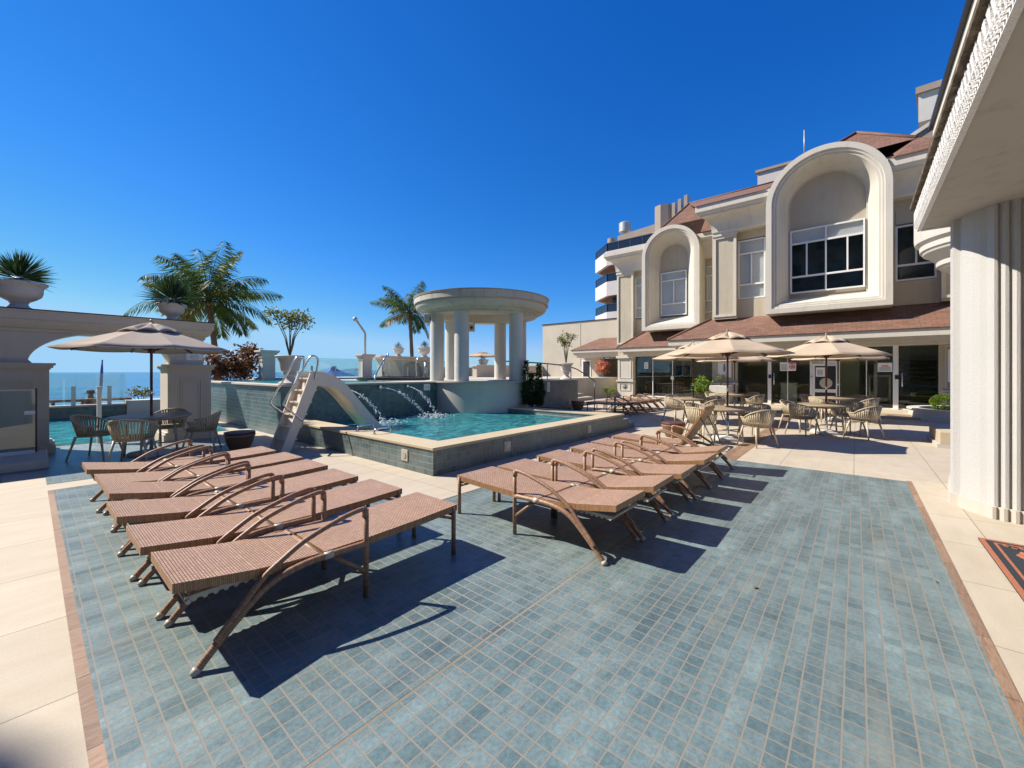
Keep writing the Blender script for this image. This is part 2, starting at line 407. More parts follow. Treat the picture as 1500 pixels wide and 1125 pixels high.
def smooth_path(pts, n=6):
    P = [Vector(p) for p in pts]; out = []
    for i in range(len(P) - 1):
        p0 = P[max(i - 1, 0)]; p1 = P[i]; p2 = P[i + 1]; p3 = P[min(i + 2, len(P) - 1)]
        for k in range(n):
            t = k / n
            out.append(.5 * ((2 * p1) + (p2 - p0) * t + (2 * p0 - 5 * p1 + 4 * p2 - p3) * t * t + (3 * p1 - p0 - 3 * p2 + p3) * t ** 3))
    out.append(P[-1]); return out
def tag(o, label=None, cat=None, group=None, kind=None):
    if label: o['label'] = label
    if cat: o['category'] = cat
    if group: o['group'] = group
    if kind: o['kind'] = kind
    return o
def thing(name, label, cat, loc=(0, 0, 0), rz=0., group=None):
    o = bpy.data.objects.new(name, None); COL.objects.link(o); o.location = loc; o.rotation_euler = (0, 0, rz)
    o.empty_display_size = .1
    return tag(o, label, cat, group)
def dup(root, loc, rz, label, group=None):
    r = root.copy(); COL.objects.link(r); r.location = loc; r.rotation_euler = (0, 0, rz); r['label'] = label
    if group: r['group'] = group
    def rec(src, dst):
        for ch in [c for c in src.children]:
            c = ch.copy(); COL.objects.link(c); c.parent = dst; rec(ch, c)
    rec(root, r); return r
def struct(o): o['kind'] = 'structure'; return o
def sheet(name, mat, x0, x1, y0, y1, z):
    b = MB(); b.face([(x0, y0, z), (x1, y0, z), (x1, y1, z), (x0, y1, z)]); return b.build(name, mat)
def wb(mb, name, mat, parent=None, **kw):          # world-space part of a thing whose Empty sits at its base
    o = mb.build(name, mat, None, **kw)
    if parent:
        o.parent = parent
        r = parent
        inv = Matrix.Translation(-Vector(r.location)) if r.type == 'EMPTY' else Matrix()
        o.matrix_parent_inverse = inv
    return o
# ================================================================== SETTING
struct(sheet('ground', 'sand', -400, 3000, -400, 3000, -2.7))
struct(sheet('sea', 'sea', -9000, 9000, 58, 16000, -2.55))
b = MB(); b.box(-30, 60, -30, 20.6, -2.6, 0); struct(b.build('terrace_pavement', 'paving'))
struct(sheet('tiled_terrace', 'deck', .2, 8.0, 1.65, 8.05, .004))
b = MB(); b.face([(.2, -.54, .004), (8, -.54, .004), (8, 1.63, .004), (.2, 1.63, .004)]); struct(b.build('tiled_terrace', 'deck'))
M['joint'] = m_stucco('sandy_joint', (.25, .225, .18), .2, .2, 40)
struct(sheet('terrace_joint', 'joint', .2, 8.0, 1.63, 1.65, .003))
# cream strip between the terrace tiles and the pool
struct(sheet('pool_paving', 'paving', 2.92, 8.0, 3.82, 12.6, .008))
struct(sheet('tiled_path', 'deck', .15, 2.92, 8.5, 12.7, .004))
struct(sheet('tiled_path', 'deck', -12, .15, 9.75, 11.4, .004))
for nm, r in (('border_strip', (.15, .2, -.60, 8.05)), ('border_strip', (.2, 8.05, -.595, -.54))):
    struct(sheet(nm, 'border', r[0], r[1], r[2], r[3], .004))
struct(sheet('border_strip', 'border', 8.0, 18.3, 1.62, 1.90, .004))
# raised walk in front of the glass doors
b = MB(); b.box(18.9, 21.2, -6, 4.6, 0, .14); b.box(18.45, 18.9, -6, 4.6, 0, .07); struct(b.build('entrance_step', 'coping', bevel=.01))
# infinity pool beyond the arch
struct(sheet('lagoon_floor', 'poolfloor', -14, 3.4, 12.75, 19.6, .006))
struct(sheet('lagoon_water', 'water', -14, 3.4, 12.75, 19.6, .05))
t = thing('pool_rim_wall', 'low blue tiled rim wall closing the infinity pool behind the arch', 'wall', (0, 19.7, 0))
b = MB(); b.box(-14, 2.2, 19.6, 20.0, -2.6, .40); wb(b, 'tile_wall', 'uptile', t)
b = MB(); b.box(-14, 2.2, 19.56, 20.04, .40, .45); wb(b, 'coping', 'upcoping', t)
b = MB(); b.box(2.2, 3.4, 19.5, 20.1, -2.6, .55); wb(b, 'end_block', 'white', t)

# upper deck slab (terrace behind the pool)
b = MB()
b.box(3.4, 60, 19.6, 20.4, -2.6, 1.20)
b.box(8.9, 12.3, 11, 19.6, 0, 1.2); b.box(12.3, 15.3, 9.35, 19.6, 0, 1.2); b.box(15.3, 27, 12.4, 19.6, 0, 1.2); b.box(8.9, 60, 20.4, 30, -2.6, 1.2)
struct(b.build('upper_deck', 'upcoping'))
struct(sheet('upper_pool_floor', 'poolfloor', 4.15, 8.9, 10.7, 19.6, .9))
struct(sheet('upper_pool_water', 'water', 4.15, 8.9, 10.7, 19.6, 1.19))
# ------------------------------------------------------------------ pools
t = thing('upper_pool_wall', 'tall blue green tiled retaining wall of the upper pool behind the slide', 'wall', (3.85, 10.45, 0))
b = MB(); b.box(3.85, 8.75, 10.45, 10.7, 0, 1.2); wb(b, 'fountain_wall', 'uptile', t)
b = MB(); b.box(3.85, 4.1, 10.7, 19.6, 0, 1.2); wb(b, 'side_wall', 'bluetile', t)
b = MB(); b.prism([(3.78, 10.39, 1.2), (8.8, 10.39, 1.2), (8.8, 10.75, 1.2), (4.16, 10.75, 1.2), (4.16, 19.6, 1.2), (3.78, 19.6, 1.2)], (0, 0, .05)); wb(b, 'coping', 'upcoping', t, bevel=.008)
for x in (5.35, 6.46, 7.38):
    b = MB(); b.tube([(x, 10.47, 1.12), (x, 10.36, 1.12)], .045, 14); wb(b, 'spout', 'steel', t)
def plaque(name, x0, x1, y, z0, z1, label, mark, cat='sign'):
    q = thing(name, label, cat, ((x0 + x1) / 2, y, z0))
    bb = MB(); bb.box(x0, x1, y - .012, y, z0, z1); wb(bb, 'plate', 'sign', q)
    bb = MB()
    for (a, c, d, e) in mark: bb.box(x0 + a, x0 + c, y - .015, y - .0125, z0 + d, z0 + e)
    wb(bb, 'print', 'signgrey', q); return q
def text_on(parent, body, size, loc, rot, mat, name='lettering', align='CENTER'):
    cu = bpy.data.curves.new(name, 'FONT'); cu.body = body; cu.size = size; cu.align_x = align; cu.align_y = 'CENTER'; cu.extrude = .001
    tmp = bpy.data.objects.new('tmp', cu); COL.objects.link(tmp)
    dg = bpy.context.evaluated_depsgraph_get(); me = bpy.data.meshes.new_from_object(tmp.evaluated_get(dg))
    bpy.data.objects.remove(tmp)
    o = bpy.data.objects.new(name, me); COL.objects.link(o); me.materials.clear(); me.materials.append(M[mat])
    o.location = loc; o.rotation_euler = rot
    if parent:
        o.parent = parent
        if parent.type == 'EMPTY': o.matrix_parent_inverse = Matrix.Translation(-Vector(parent.location))
    return o
q = thing('depth_sign', 'small white depth sign reading 1.2 on the fountain wall', 'sign', (8.16, 10.45, .98))
b = MB(); b.box(8.04, 8.28, 10.435, 10.449, .97, 1.17); wb(b, 'plate', 'sign', q)
text_on(q, '1.2', .12, (8.16, 10.433, 1.07), (PI / 2, 0, 0), 'signgrey')

t = thing('swimming_pool', 'raised rectangular swimming pool clad in grey green tile with cream coping', 'pool', (3.85, 4.78, 0))
b = MB(); b.box(3.85, 10.3, 4.78, 4.96, 0, .385); wb(b, 'front_wall', 'pooltile', t)
b = MB(); b.box(3.85, 4.03, 4.96, 10.45, 0, .385); wb(b, 'side_wall', 'pooltile', t)
b = MB(); b.box(9.82, 10.3, 4.96, 8.9, 0, .385); wb(b, 'end_wall', 'bluetile', t)
b = MB(); b.prism([(3.83, 4.76, .385), (10.32, 4.76, .385), (10.32, 5.2, .385), (4.30, 5.2, .385), (4.30, 10.44, .385), (3.83, 10.44, .385)], (0, 0, .045)); wb(b, 'coping', 'coping', t, bevel=.008)
b = MB(); b.box(9.80, 10.32, 5.2, 8.6, .385, .43); wb(b, 'end_coping', 'coping', t, bevel=.008)
b = MB(); b.box(10.3, 10.7, 4.80, 7.0, 0, .27); b.box(10.7, 11.1, 4.82, 7.0, 0, .13); wb(b, 'steps', 'pooltile', t)
b = MB(); b.face([(4.03, 4.96, .02), (9.82, 4.96, .02), (9.82, 10.45, .02), (4.03, 10.45, .02)]); wb(b, 'pool_floor', 'poolfloor', t)
b = MB(); b.box(10.32, 11.2, 7.0, 8.9, 0, .38); wb(b, 'planter_bed', 'soil', t)
for x in (5.52, 8.45):
    b = MB(); b.box(x - .085, x + .085, 4.765, 4.785, .13, .31); o = wb(b, 'pool_light', 'whiteplastic', t, bevel=.006)
    b = MB(); b.lathe([(.05, 0), (.05, .006), (.03, .01), (0, .011)], seg=14); g = b.build('lens', 'zinc', None); g.parent = o; g.matrix_parent_inverse = Matrix()
    g.location = (x, 4.764, .22); g.rotation_euler = (PI / 2, 0, 0)
b = MB(); b.box(3.835, 3.855, 5.395, 5.565, .14, .32); o = wb(b, 'pool_light', 'whiteplastic', t, bevel=.006)
b = MB(); b.lathe([(.05, 0), (.05, .006), (.03, .01), (0, .011)], seg=14); g = b.build('lens', 'zinc', None); g.parent = o; g.location = (3.834, 5.48, .23); g.rotation_euler = (0, -PI / 2, 0)
struct(sheet('pool_water', 'water', 4.03, 9.82, 4.96, 10.45, .265))
for k, y in enumerate((7.22, 6.62)):
    t = thing('grip_rail', 'low steel grip rail on the pool coping, ' + ('nearer the slide foot' if k == 0 else 'farther from the slide foot'), 'handrail', (4.0, y, .43), 0, 'steel grips on the pool coping')
    b = MB(); b.tube(smooth_path([(0, 0, 0), (.01, 0, .07), (.07, 0, .10), (.25, 0, .10), (.33, 0, .07), (.35, 0, 0)], 4), .019, 8); b.build('grip_bar', 'steel', t)
    b = MB(); b.lathe([(.04, 0), (.04, .008), (.02, .012)], seg=12); b.build('flange', 'steel', t)
    b = MB(); b.lathe([(.04, 0), (.04, .008), (.02, .012)], (.35, 0, 0), 12); b.build('flange', 'steel', t)

# water jets
def jet(x, zz, xe, ye, label, seed):
    r = random.Random(seed); t = thing('water_jet', label, 'water jet', (xe, ye, .27), 0, 'jets from the fountain wall')
    A = Vector((x, 10.36, zz)); B = Vector((xe, ye, .27)); b = MB(); pts = []
    for i in range(60):
        u = i / 59; p = A.lerp(B, u); p.z = zz + .02 * u - (zz + .02 - .27) * u * u
        pts.append(p)
    rr = [.010 + .004 * math.sin(i * .9 + seed) + r.uniform(-.002, .003) for i in range(26)]
    b.tube(pts[:26], rr, 6)
    for i in range(24, 60):
        for k in range(3): b.ball(pts[i] + Vector((r.gauss(0, .012 + i * .0004), r.gauss(0, .02), r.gauss(0, .015 + i * .0004))), r.uniform(.005, .015), 1, (1, 1, r.uniform(.8, 2.4)))
    wb(b, 'stream', 'jet', t, smooth=True)
    b = MB()
    for i in range(150):
        a = r.uniform(0, 2 * PI); d = abs(r.gauss(0, .2)); h = max(0, r.gauss(.02, .05) * (1 - d * 1.5))
        b.ball((xe + math.cos(a) * d * 1.5, ye + math.sin(a) * d, .27 + h), r.uniform(.006, .02), 1, (1.7, 1.7, .6))
    wb(b, 'splash', 'jet', t, smooth=True)
jet(5.35, 1.1, 5.72, 8.95, 'leftmost water jet falling just behind the slide chute', 3)
jet(6.46, 1.1, 7.35, 9.45, 'middle water jet arching long from the round spout', 5)
jet(7.38, 1.1, 7.62, 9.25, 'rightmost water jet nearest the white depth sign', 8)

# ------------------------------------------------------------------ slide
t = thing('pool_slide', 'beige fibreglass water slide with ladder standing at the pool edge', 'slide', (3.1, 8.27, 0))
y0, y1 = 8.25, 8.85
side = smooth_path([(3.58, 1.565), (3.75, 1.565), (3.97, 1.515), (4.25, 1.36), (4.41, 1.20), (4.85, .68), (5.25, .25)], 5)
low = smooth_path([(3.62, 1.275), (3.80, 1.275), (4.08, 1.22), (4.3, 1.04), (4.55, .74), (4.75, .5), (4.93, .27)], 5)
for y, nm in ((y0, 'side_panel'), (y1 - .04, 'side_panel')):
    b = MB(); b.prism([(p.x, y, p.y) for p in side] + [(p.x, y, p.y) for p in low[::-1]], (0, .04, 0)); wb(b, nm, 'slide', t, bevel=.008)
b = MB(); b.loft([[(p.x, y0 + .04, p.y + .06), (p.x, y0 + .14, p.y + .02), (p.x, y1 - .14, p.y + .02), (p.x, y1 - .04, p.y + .06), (p.x, y1 - .04, p.y + .03), (p.x, y1 - .14, p.y - .01), (p.x, y0 + .14, p.y - .01), (p.x, y0 + .04, p.y + .03)] for p in low], cap=True); wb(b, 'chute', 'slide', t, smooth=True)
for y in (y0 - .006, y1 - .044):
    b = MB(); b.prism([(3.03, y, 0), (3.20, y, 0), (3.73, y, 1.29), (3.72, y, 1.57), (3.60, y, 1.57)], (0, .05, 0)); wb(b, 'ladder_side', 'slide', t, bevel=.008)
for i in range(6):
    z = .26 + i * .235; x = 3.02 + .395 * z
    b = MB(); b.prism([(x, y0 + .06, z), (x + .24, y0 + .06, z), (x + .24, y0 + .06, z - .03), (x + .075, y0 + .06, z - .03), (x + .03, y0 + .06, z - .236), (x + .01, y0 + .06, z - .236), (x + .05, y0 + .06, z - .03), (x, y0 + .06, z - .03)], (0, y1 - y0 - .12, 0)); wb(b, 'step', 'slide', t)
for y in (y0 - .02, y1 + .02):
    b = MB(); b.tube(smooth_path([(3.44, y, .60), (3.25, y, .77), (3.10, y, .90), (3.10, y, 1.0), (3.34, y, 1.42), (3.54, y, 1.80), (3.62, y, 1.87), (3.71, y, 1.83), (3.72, y, 1.72), (3.66, y, 1.40)], 6), .019, 8); wb(b, 'handrail', 'steel', t)

# ------------------------------------------------------------------ gazebo
gx, gy = 10.46, 10.25
t = thing('round_gazebo', 'white round gazebo with thick smooth columns and a heavy moulded ring roof', 'gazebo', (gx, gy, 0))
b = MB(); b.lathe([(1.9, 0), (1.9, 1.2)], (gx, gy, 0), 64); wb(b, 'base_wall', 'white', t, smooth=True)
b = MB(); b.lathe([(1.93, 1.2), (2.0, 1.21), (2.0, 1.26), (0, 1.262)], (gx, gy, 0), 64); wb(b, 'platform', 'upcoping', t, smooth=True, angle=30)
F2 = (math.cos(rad(40.2)), math.sin(rad(40.2))); R2 = (F2[1], -F2[0])
for a in (212, 252, 315.5, 69, 138, 35):
    dx = 1.70 * math.cos(rad(a)); dy = 1.70 * math.sin(rad(a))
    x = gx + dx * R2[0] + dy * F2[0]; y = gy + dx * R2[1] + dy * F2[1]
    b = MB(); b.lathe([(.232, 1.26), (.232, 1.5), (.232, 2.2), (.232, 2.9), (.232, 3.48)], (x, y, 0), 32); wb(b, 'column', 'column', t, smooth=True)
prof = [(1.42, 3.47), (1.94, 3.47), (1.94, 3.53), (2.01, 3.53), (2.02, 3.57), (2.06, 3.58), (2.06, 3.60), (2.17, 3.61), (2.25, 3.66), (2.30, 3.73), (2.315, 3.80), (2.30, 3.83), (2.30, 3.85), (2.37, 3.85), (2.37, 4.03), (2.39, 4.035), (2.39, 4.06), (0, 4.07)]
b = MB(); b.lathe(prof, (gx, gy, 0), 96, capb=False); wb(b, 'ring_roof', 'ring', t, smooth=True, angle=25)
b = MB(); b.lathe([(2.385, 4.062), (2.40, 4.064), (2.40, 4.085), (0, 4.10)], (gx, gy, 0), 96, capb=False); wb(b, 'roof_edge', 'conc', t)
b = MB(); b.lathe([(1.42, 3.47), (1.42, 3.78), (1.30, 3.82), (0, 3.83)], (gx, gy, 0), 64, capb=False); wb(b, 'ceiling', 'trim', t, smooth=True, angle=25)
for px, (lx, ly, lz) in enumerate(((8.42, 10.75, 3.3), (10.98, 11.3, 3.25))):
    s = thing('loudspeaker', 'white wall loudspeaker ' + ('on the outer left column of the gazebo' if px == 0 else 'hanging inside the gazebo by the back column'), 'loudspeaker', (lx, ly, lz), .6 if px == 0 else -.9)
    b = MB(); b.box(-.11, .11, -.09, .09, -.15, .15); b.build('cabinet', 'whiteplastic', s, bevel=.02)
    b = MB(); b.tube([(0, .0, .1), (.1, .12, .2)], .015, 6); b.build('bracket', 'black', s)
    b = MB(); b.lathe([(.06, 0), (.055, .008), (0, .004)], seg=14); o = b.build('cone', 'black', s); o.location = (0, -.092, .0); o.rotation_euler = (PI / 2, 0, 0)

# right-hand tiled wall of the upper deck and stairs
t = thing('tiled_deck_wall', 'grey tiled retaining wall right of the gazebo below a white urn', 'wall', (12.2, 9.2, 0))
b = MB(); b.box(12.0, 15.3, 9.2, 9.35, 0, 1.2); b.box(15.15, 15.3, 9.35, 12.4, 0, 1.2); wb(b, 'tile_wall', 'pooltile', t)
b = MB(); b.box(11.9, 15.34, 9.16, 9.6, 1.2, 1.245); wb(b, 'coping', 'upcoping', t)
b = MB(); b.box(11.2, 12.0, 9.0, 9.6, 0, .38); wb(b, 'block', 'white', t)
q = thing('safety_sign', 'narrow upright white sign on the tiled wall right of the gazebo', 'sign', (13.0, 9.2, .8))
b = MB(); b.box(13.0, 13.17, 9.185, 9.199, .78, 1.16); wb(b, 'plate', 'sign', q)
b = MB()
for i in range(7): b.box(13.03, 13.14, 9.181, 9.1845, .83 + i * .042, .845 + i * .042)
wb(b, 'print', 'signgrey', q)
b = MB(); b.box(14.55, 14.7, 9.18, 9.2, .2, .38); tag(b.build('wall_light', 'whiteplastic', bevel=.006), 'small white light fitting low on the tiled wall', 'light')
t = thing('stairs', 'three pale stone steps beside the tiled wall up to the side door', 'stairs', (15.4, 9.9, 0))
for i in range(4):
    b = MB(); b.box(15.32, 18.5 - i * .25, 9.7 + i * .42, 12.4, .16 * i, .16 * (i + 1) - .035); wb(b, 'riser', 'coping', t)
    b = MB(); b.box(15.32, 18.52 - i * .25, 9.68 + i * .42, 12.4, .16 * (i + 1) - .035, .16 * (i + 1)); wb(b, 'tread', 'upcoping', t)
t = thing('stair_handrail', 'dark metal handrail sloping down beside the stone steps', 'handrail', (15.4, 9.5, 0))
b = MB(); b.tube(smooth_path([(12.3, 11.0, 2.0), (13.8, 9.8, 1.9), (15.3, 9.5, 1.75), (16.1, 9.4, 1.5), (16.9, 9.3, 1.15), (16.95, 9.3, 1.05)], 5), .025, 6); b.tube([(16.95, 9.3, 1.1), (16.95, 9.3, 0)], .025, 6); wb(b, 'rail', 'brownrail', t)
for x, y, z in ((13.8, 9.75, 1.9), (15.25, 9.52, 1.74)):
    b = MB(); b.tube([(x, y, 1.2), (x, y, z)], .02, 6); wb(b, 'post', 'brownrail', t)

# ------------------------------------------------------------------ left portal with arch
t = thing('arched_portal', 'long taupe rendered portal wall with a wide arch and panelled piers', 'portal', (1.0, 11.7, 0))
AY0, AY1 = 11.82, 12.4
b = MB()
cx_, r_, zs = 1.02, .99, 1.72
xs = [-7.0, .1]
pts = [(-7.0, 1.72), (.03, 1.72)] + [(cx_ - 1.05 * math.cos(PI * k / 28), zs + .62 * math.sin(PI * k / 28)) for k in range(1, 28)] + [(2.07, 1.72), (2.66, 1.72), (2.66, 2.36), (-7.0, 2.36)]
b.prism([(x, AY0, z) for x, z in pts], (0, AY1 - AY0, 0)); wb(b, 'arch_wall', 'archwall', t)
b = MB(); rings = []
for dx, z in ((0, 2.30), (.03, 2.31), (.03, 2.36), (.07, 2.38), (.12, 2.45), (.14, 2.52), (.17, 2.53), (.17, 2.66), (.19, 2.67), (.19, 2.70)):
    rings.append([(-7.2, AY0 - dx, z), (2.66 + dx, AY0 - dx, z), (2.66 + dx, AY1 + dx, z), (-7.2, AY1 + dx, z)])
b.loft(rings, cap=True); wb(b, 'cornice', 'archwall', t)
b = MB(); b.box(-7.2, 2.86, AY0 - .2, AY1 + .2, 2.703, 2.72); wb(b, 'capping', 'brownrail', t)
def pier(x0, x1):
    bb = MB(); ya = 11.7; yb = 12.5
    bb.box(x0, x1, ya, yb, 0, 1.60)
    for e, z0, z1 in ((.02, 1.60, 1.63), (.05, 1.63, 1.68), (.08, 1.68, 1.72), (.05, 0, .20), (.08, 0, .16)): bb.box(x0 - e, x1 + e, ya - e, yb + e, z0, z1)
    o = wb(bb, 'pier', 'archwall', t)
    bb = MB(); xa, xb = x0 + (x1 - x0) * .28, x0 + (x1 - x0) * .78; za, zb = .35, 1.38
    for k, w in ((0, .03), (1, .03)):
        e = k * .04; d = .018 - .008 * k
        bb.box(xa + e, xb - e, ya - d, ya, zb - e - w, zb - e); bb.box(xa + e, xb - e, ya - d, ya, za + e, za + e + w)
        bb.box(xa + e, xa + e + w, ya - d, ya, za + e + w, zb - e - w); bb.box(xb - e - w, xb - e, ya - d, ya, za + e + w, zb - e - w)
    p = wb(bb, 'panel_moulding', 'archwall', o)
    p.matrix_parent_inverse = Matrix()
pier(1.98, 2.78); pier(-.62, .24); pier(-4.2, -3.2)
for x0 in (-2.9,):
    b = MB(); b.box(-3.2, -.62, 11.95, 12.2, 0, 1.72); wb(b, 'infill_wall', 'archwall', t)
q = thing('shower_sign', 'small white sign with an oval outline on the right pier of the portal', 'sign', (2.5, 11.82, 1.85))
b = MB(); b.box(2.33, 2.64, 11.806, 11.819, 1.83, 1.98); wb(b, 'plate', 'sign', q)
b = MB(); b.tube([(2.485 + .075 * math.cos(k * PI / 12), 11.804, 1.905 + .05 * math.sin(k * PI / 12)) for k in range(25)], .004, 5, False)
for i in range(6): b.box(2.44 + i * .016, 2.45 + i * .016, 11.802, 11.806, 1.895 + .006 * (i % 2), 1.915)
wb(b, 'print', 'signgrey', q)
t = thing('glass_screen', 'frameless glass screen on a low plinth before the left pier', 'screen', (-1, 10.6, 0))
b = MB(); b.box(-6, .2, 9.95, 11.3, 0, .14); wb(b, 'plinth', 'archwall', t, bevel=.01)
b = MB(); b.box(-6, .06, 10.9, 10.915, .2, 1.25); wb(b, 'glass_panel', 'glass', t)
b = MB(); b.box(.06, .085, 10.89, 10.925, .16, 1.27); wb(b, 'end_post', 'brownrail', t)
b = MB(); b.box(-6, .06, 10.88, 10.93, .14, .2); wb(b, 'base_channel', 'alu', t)
b = MB(); b.box(-.06, .06, 10.885, 10.93, .82, .88); wb(b, 'hinge', 'alu', t)
# glass posts behind the arch
for k, (x, y, z0, z1, mt, w) in enumerate(((.98, 12.65, 0, 1.22, 'alu', .07), (.93, 19.75, .45, 1.06, 'zinc', .10), (1.78, 19.75, .45, 1.06, 'zinc', .10))):
    o = thing('glass_post', ('white glass gate post at the near pool edge under the arch', 'left grey glass post on the far pool rim under the arch', 'right grey glass post on the far pool rim under the arch')[k], 'post', (x, y, z0))
    b = MB(); b.box(-w / 2, w / 2, -.04, .04, 0, z1 - z0); b.build('shaft', mt, o, bevel=.006)
    b = MB(); b.box(-w * .7, w * .7, -.05, .05, z1 - z0, z1 - z0 + .015); b.build('cap', mt, o)
b = MB(); b.box(-9, 2.2, 19.74, 19.755, .47, 1.5); tag(b.build('glass_balustrade', 'rail'), 'clear glass balustrade on the pool rim in front of the sea', 'balustrade')
# folded parasol standing behind the arch
t = thing('folded_parasol', 'slim folded dark blue parasol leaning beyond the pool rim', 'parasol', (1.62, 21.2, -.3))
b = MB(); b.tube([(0, 0, 0), (.06, 0, 1.0), (.1, 0, 2.3)], .025, 6); b.build('pole', 'black', t)
b = MB(); b.tube([(.05, 0, .8), (.07, 0, 1.4), (.09, 0, 1.9), (.10, 0, 2.25)], [.03, .045, .04, .02], 8); b.build('folded_canopy', 'bluecloth', t)

# deck pillars, glass balustrade
def deck_pillar(x, y, label, w=.5):
    o = thing('deck_pillar', label, 'pillar', (x, y, 0), 0, 'capped pillars along the deck edge')
    h = w / 2
    bb = MB(); bb.box(-h, h, -h, h, 0, 2.22); bb.build('shaft', 'white', o)
    bb = MB()
    bb.loft([[(-e, -e, z), (e, -e, z), (e, e, z), (-e, e, z)] for e, z in ((h, 2.16), (h + .03, 2.18), (h + .03, 2.24), (h + .02, 2.25), (h + .05, 2.34), (h + .12, 2.42), (h + .14, 2.43), (h + .14, 2.5))], cap=True); bb.build('capital', 'trim', o)
deck_pillar(6.75, 19.85, 'capped white pillar left of the large fluted urn')
deck_pillar(11.6, 20.1, 'capped pillar carrying the shower pole')
deck_pillar(2.9, 15.5, 'capped pillar half hidden behind the portal pier', .6)
t = thing('deck_balustrade', 'green tinted glass balustrade with steel posts along the deck edge', 'balustrade', (9, 20, 1.2))
for x0, x1 in ((7.1, 9.0), (9.02, 11.3), (11.9, 13.9), (13.92, 16.2), (16.22, 18.6)):
    b = MB(); b.box(x0, x1, 20.0, 20.015, 1.26, 2.24); wb(b, 'glass_panel', 'rail', t)
for x in (7.6, 8.75, 9.9, 12.6, 14.2, 15.6, 17.0):
    b = MB(); b.box(x - .04, x + .04, 19.95, 20.0, 1.2, 1.85); wb(b, 'post', 'zinc', t)
b = MB(); b.box(7.0, 18.6, 19.9, 20.1, 1.2, 1.26); wb(b, 'kerb', 'upcoping', t)
t = thing('outdoor_shower', 'bent steel shower pole standing on the capped deck pillar', 'shower', (11.6, 20.1, 2.5))
b = MB(); b.tube([(0, 0, 0), (0, 0, 1.1), (-.05, .02, 1.22), (-.42, .1, 1.75), (-.46, .1, 1.82)], .055, 8); b.build('pole', 'zinc', t)
b = MB(); b.ball((-.52, .1, 1.84), .13, 2); b.build('shower_head', 'zinc', t, smooth=True)
t = thing('whirlpool_rim', 'dark raised whirlpool rim on the upper pool left of the gazebo', 'whirlpool', (10.6, 15.6, 1.2))
b = MB(); b.lathe([(1.7, 0), (1.75, .02), (1.75, .12), (1.4, .14), (1.4, .02)], seg=40); b.build('rim', 'brownrail', t, smooth=True, angle=30)
for k, (pts, lab) in enumerate((([(8.6, 14.2, 1.2), (8.7, 14.3, 1.45), (10.0, 15.6, 2.25), (10.1, 15.6, 2.25), (10.15, 15.6, 1.2)], 'rising steel handrail nearer the capped shower pillar'), ([(11.0, 14.8, 1.2), (11.0, 14.8, 2.1), (11.4, 14.6, 2.1), (12.1, 14.0, 1.4), (12.1, 14.0, 1.2)], 'steel handrail falling towards the gazebo columns'))):
    o = thing('pool_handrail', lab, 'handrail', pts[0], 0, 'steel handrails at the whirlpool')
    b = MB(); b.tube(smooth_path(pts, 4), .03, 6); wb(b, 'rail', 'steel', o)
    b = MB(); m = pts[2]; b.tube([(m[0] - .25, m[1] - .2, 1.2), (m[0] - .25, m[1] - .2, m[2] - .12)], .025, 6); wb(b, 'post', 'steel', o)
# low portal walls far behind
def far_portal(x0, x1, y, top, arches, label, mat='archwall'):
    o = thing('far_portal', label, 'portal', ((x0 + x1) / 2, y, 1.2))
    pts = [(x0, 1.2)]
    for c, r, h in arches:
        pts += [(c - r, 1.2), (c - r, 1.2 + h * .35)] + [(c - r * math.cos(PI * k / 12), 1.2 + h * .35 + h * .65 * math.sin(PI * k / 12)) for k in range(1, 12)] + [(c + r, 1.2 + h * .35), (c + r, 1.2)]
    pts += [(x1, 1.2), (x1, top - .3), (x0, top - .3)]
    bb = MB(); bb.prism([(a, y, z) for a, z in pts], (0, .6, 0)); wb(bb, 'wall', mat, o)
    bb = MB(); bb.loft([[(x0 - e, y - e, z), (x1 + e, y - e, z), (x1 + e, y + .6 + e, z), (x0 - e, y + .6 + e, z)] for e, z in ((.02, top - .34), (.08, top - .3), (.10, top - .2), (.25, top - .1), (.28, top - .08), (.28, top))], cap=True); wb(bb, 'cornice', mat, o)
    for c, r, h in arches:
        bb = MB(); bb.box(c - r, c + r, y + .35, y + .45, 1.2, 1.2 + h); wb(bb, 'niche_back', 'archwall', o)
far_portal(16.3, 21.5, 26, 2.72, [(18.9, 1.0, 1.15)], 'distant taupe portal with a blind arch behind the glass balustrade')
far_portal(24.2, 33.5, 25, 1.95, [(27.0, 1.6, .5)], 'low distant taupe wall seen between the gazebo columns')
b = MB(); b.box(33.6, 36, 25.2, 27, 0, 2.3); tag(b.build('yellow_kiosk', 'yellowwall', bevel=.02), 'small yellow rendered kiosk seen past the gazebo back column', 'kiosk')
t = thing('low_side_wall', 'low taupe boundary wall between the gazebo and the white side building', 'wall', (24, 19.8, 1.2))
b = MB(); b.box(19.5, 27, 19.6, 20, 1.2, 1.95); wb(b, 'wall', 'archwall', t)
b = MB(); b.box(19.4, 27, 19.5, 20.1, 1.95, 2.05); wb(b, 'coping', 'trim', t)
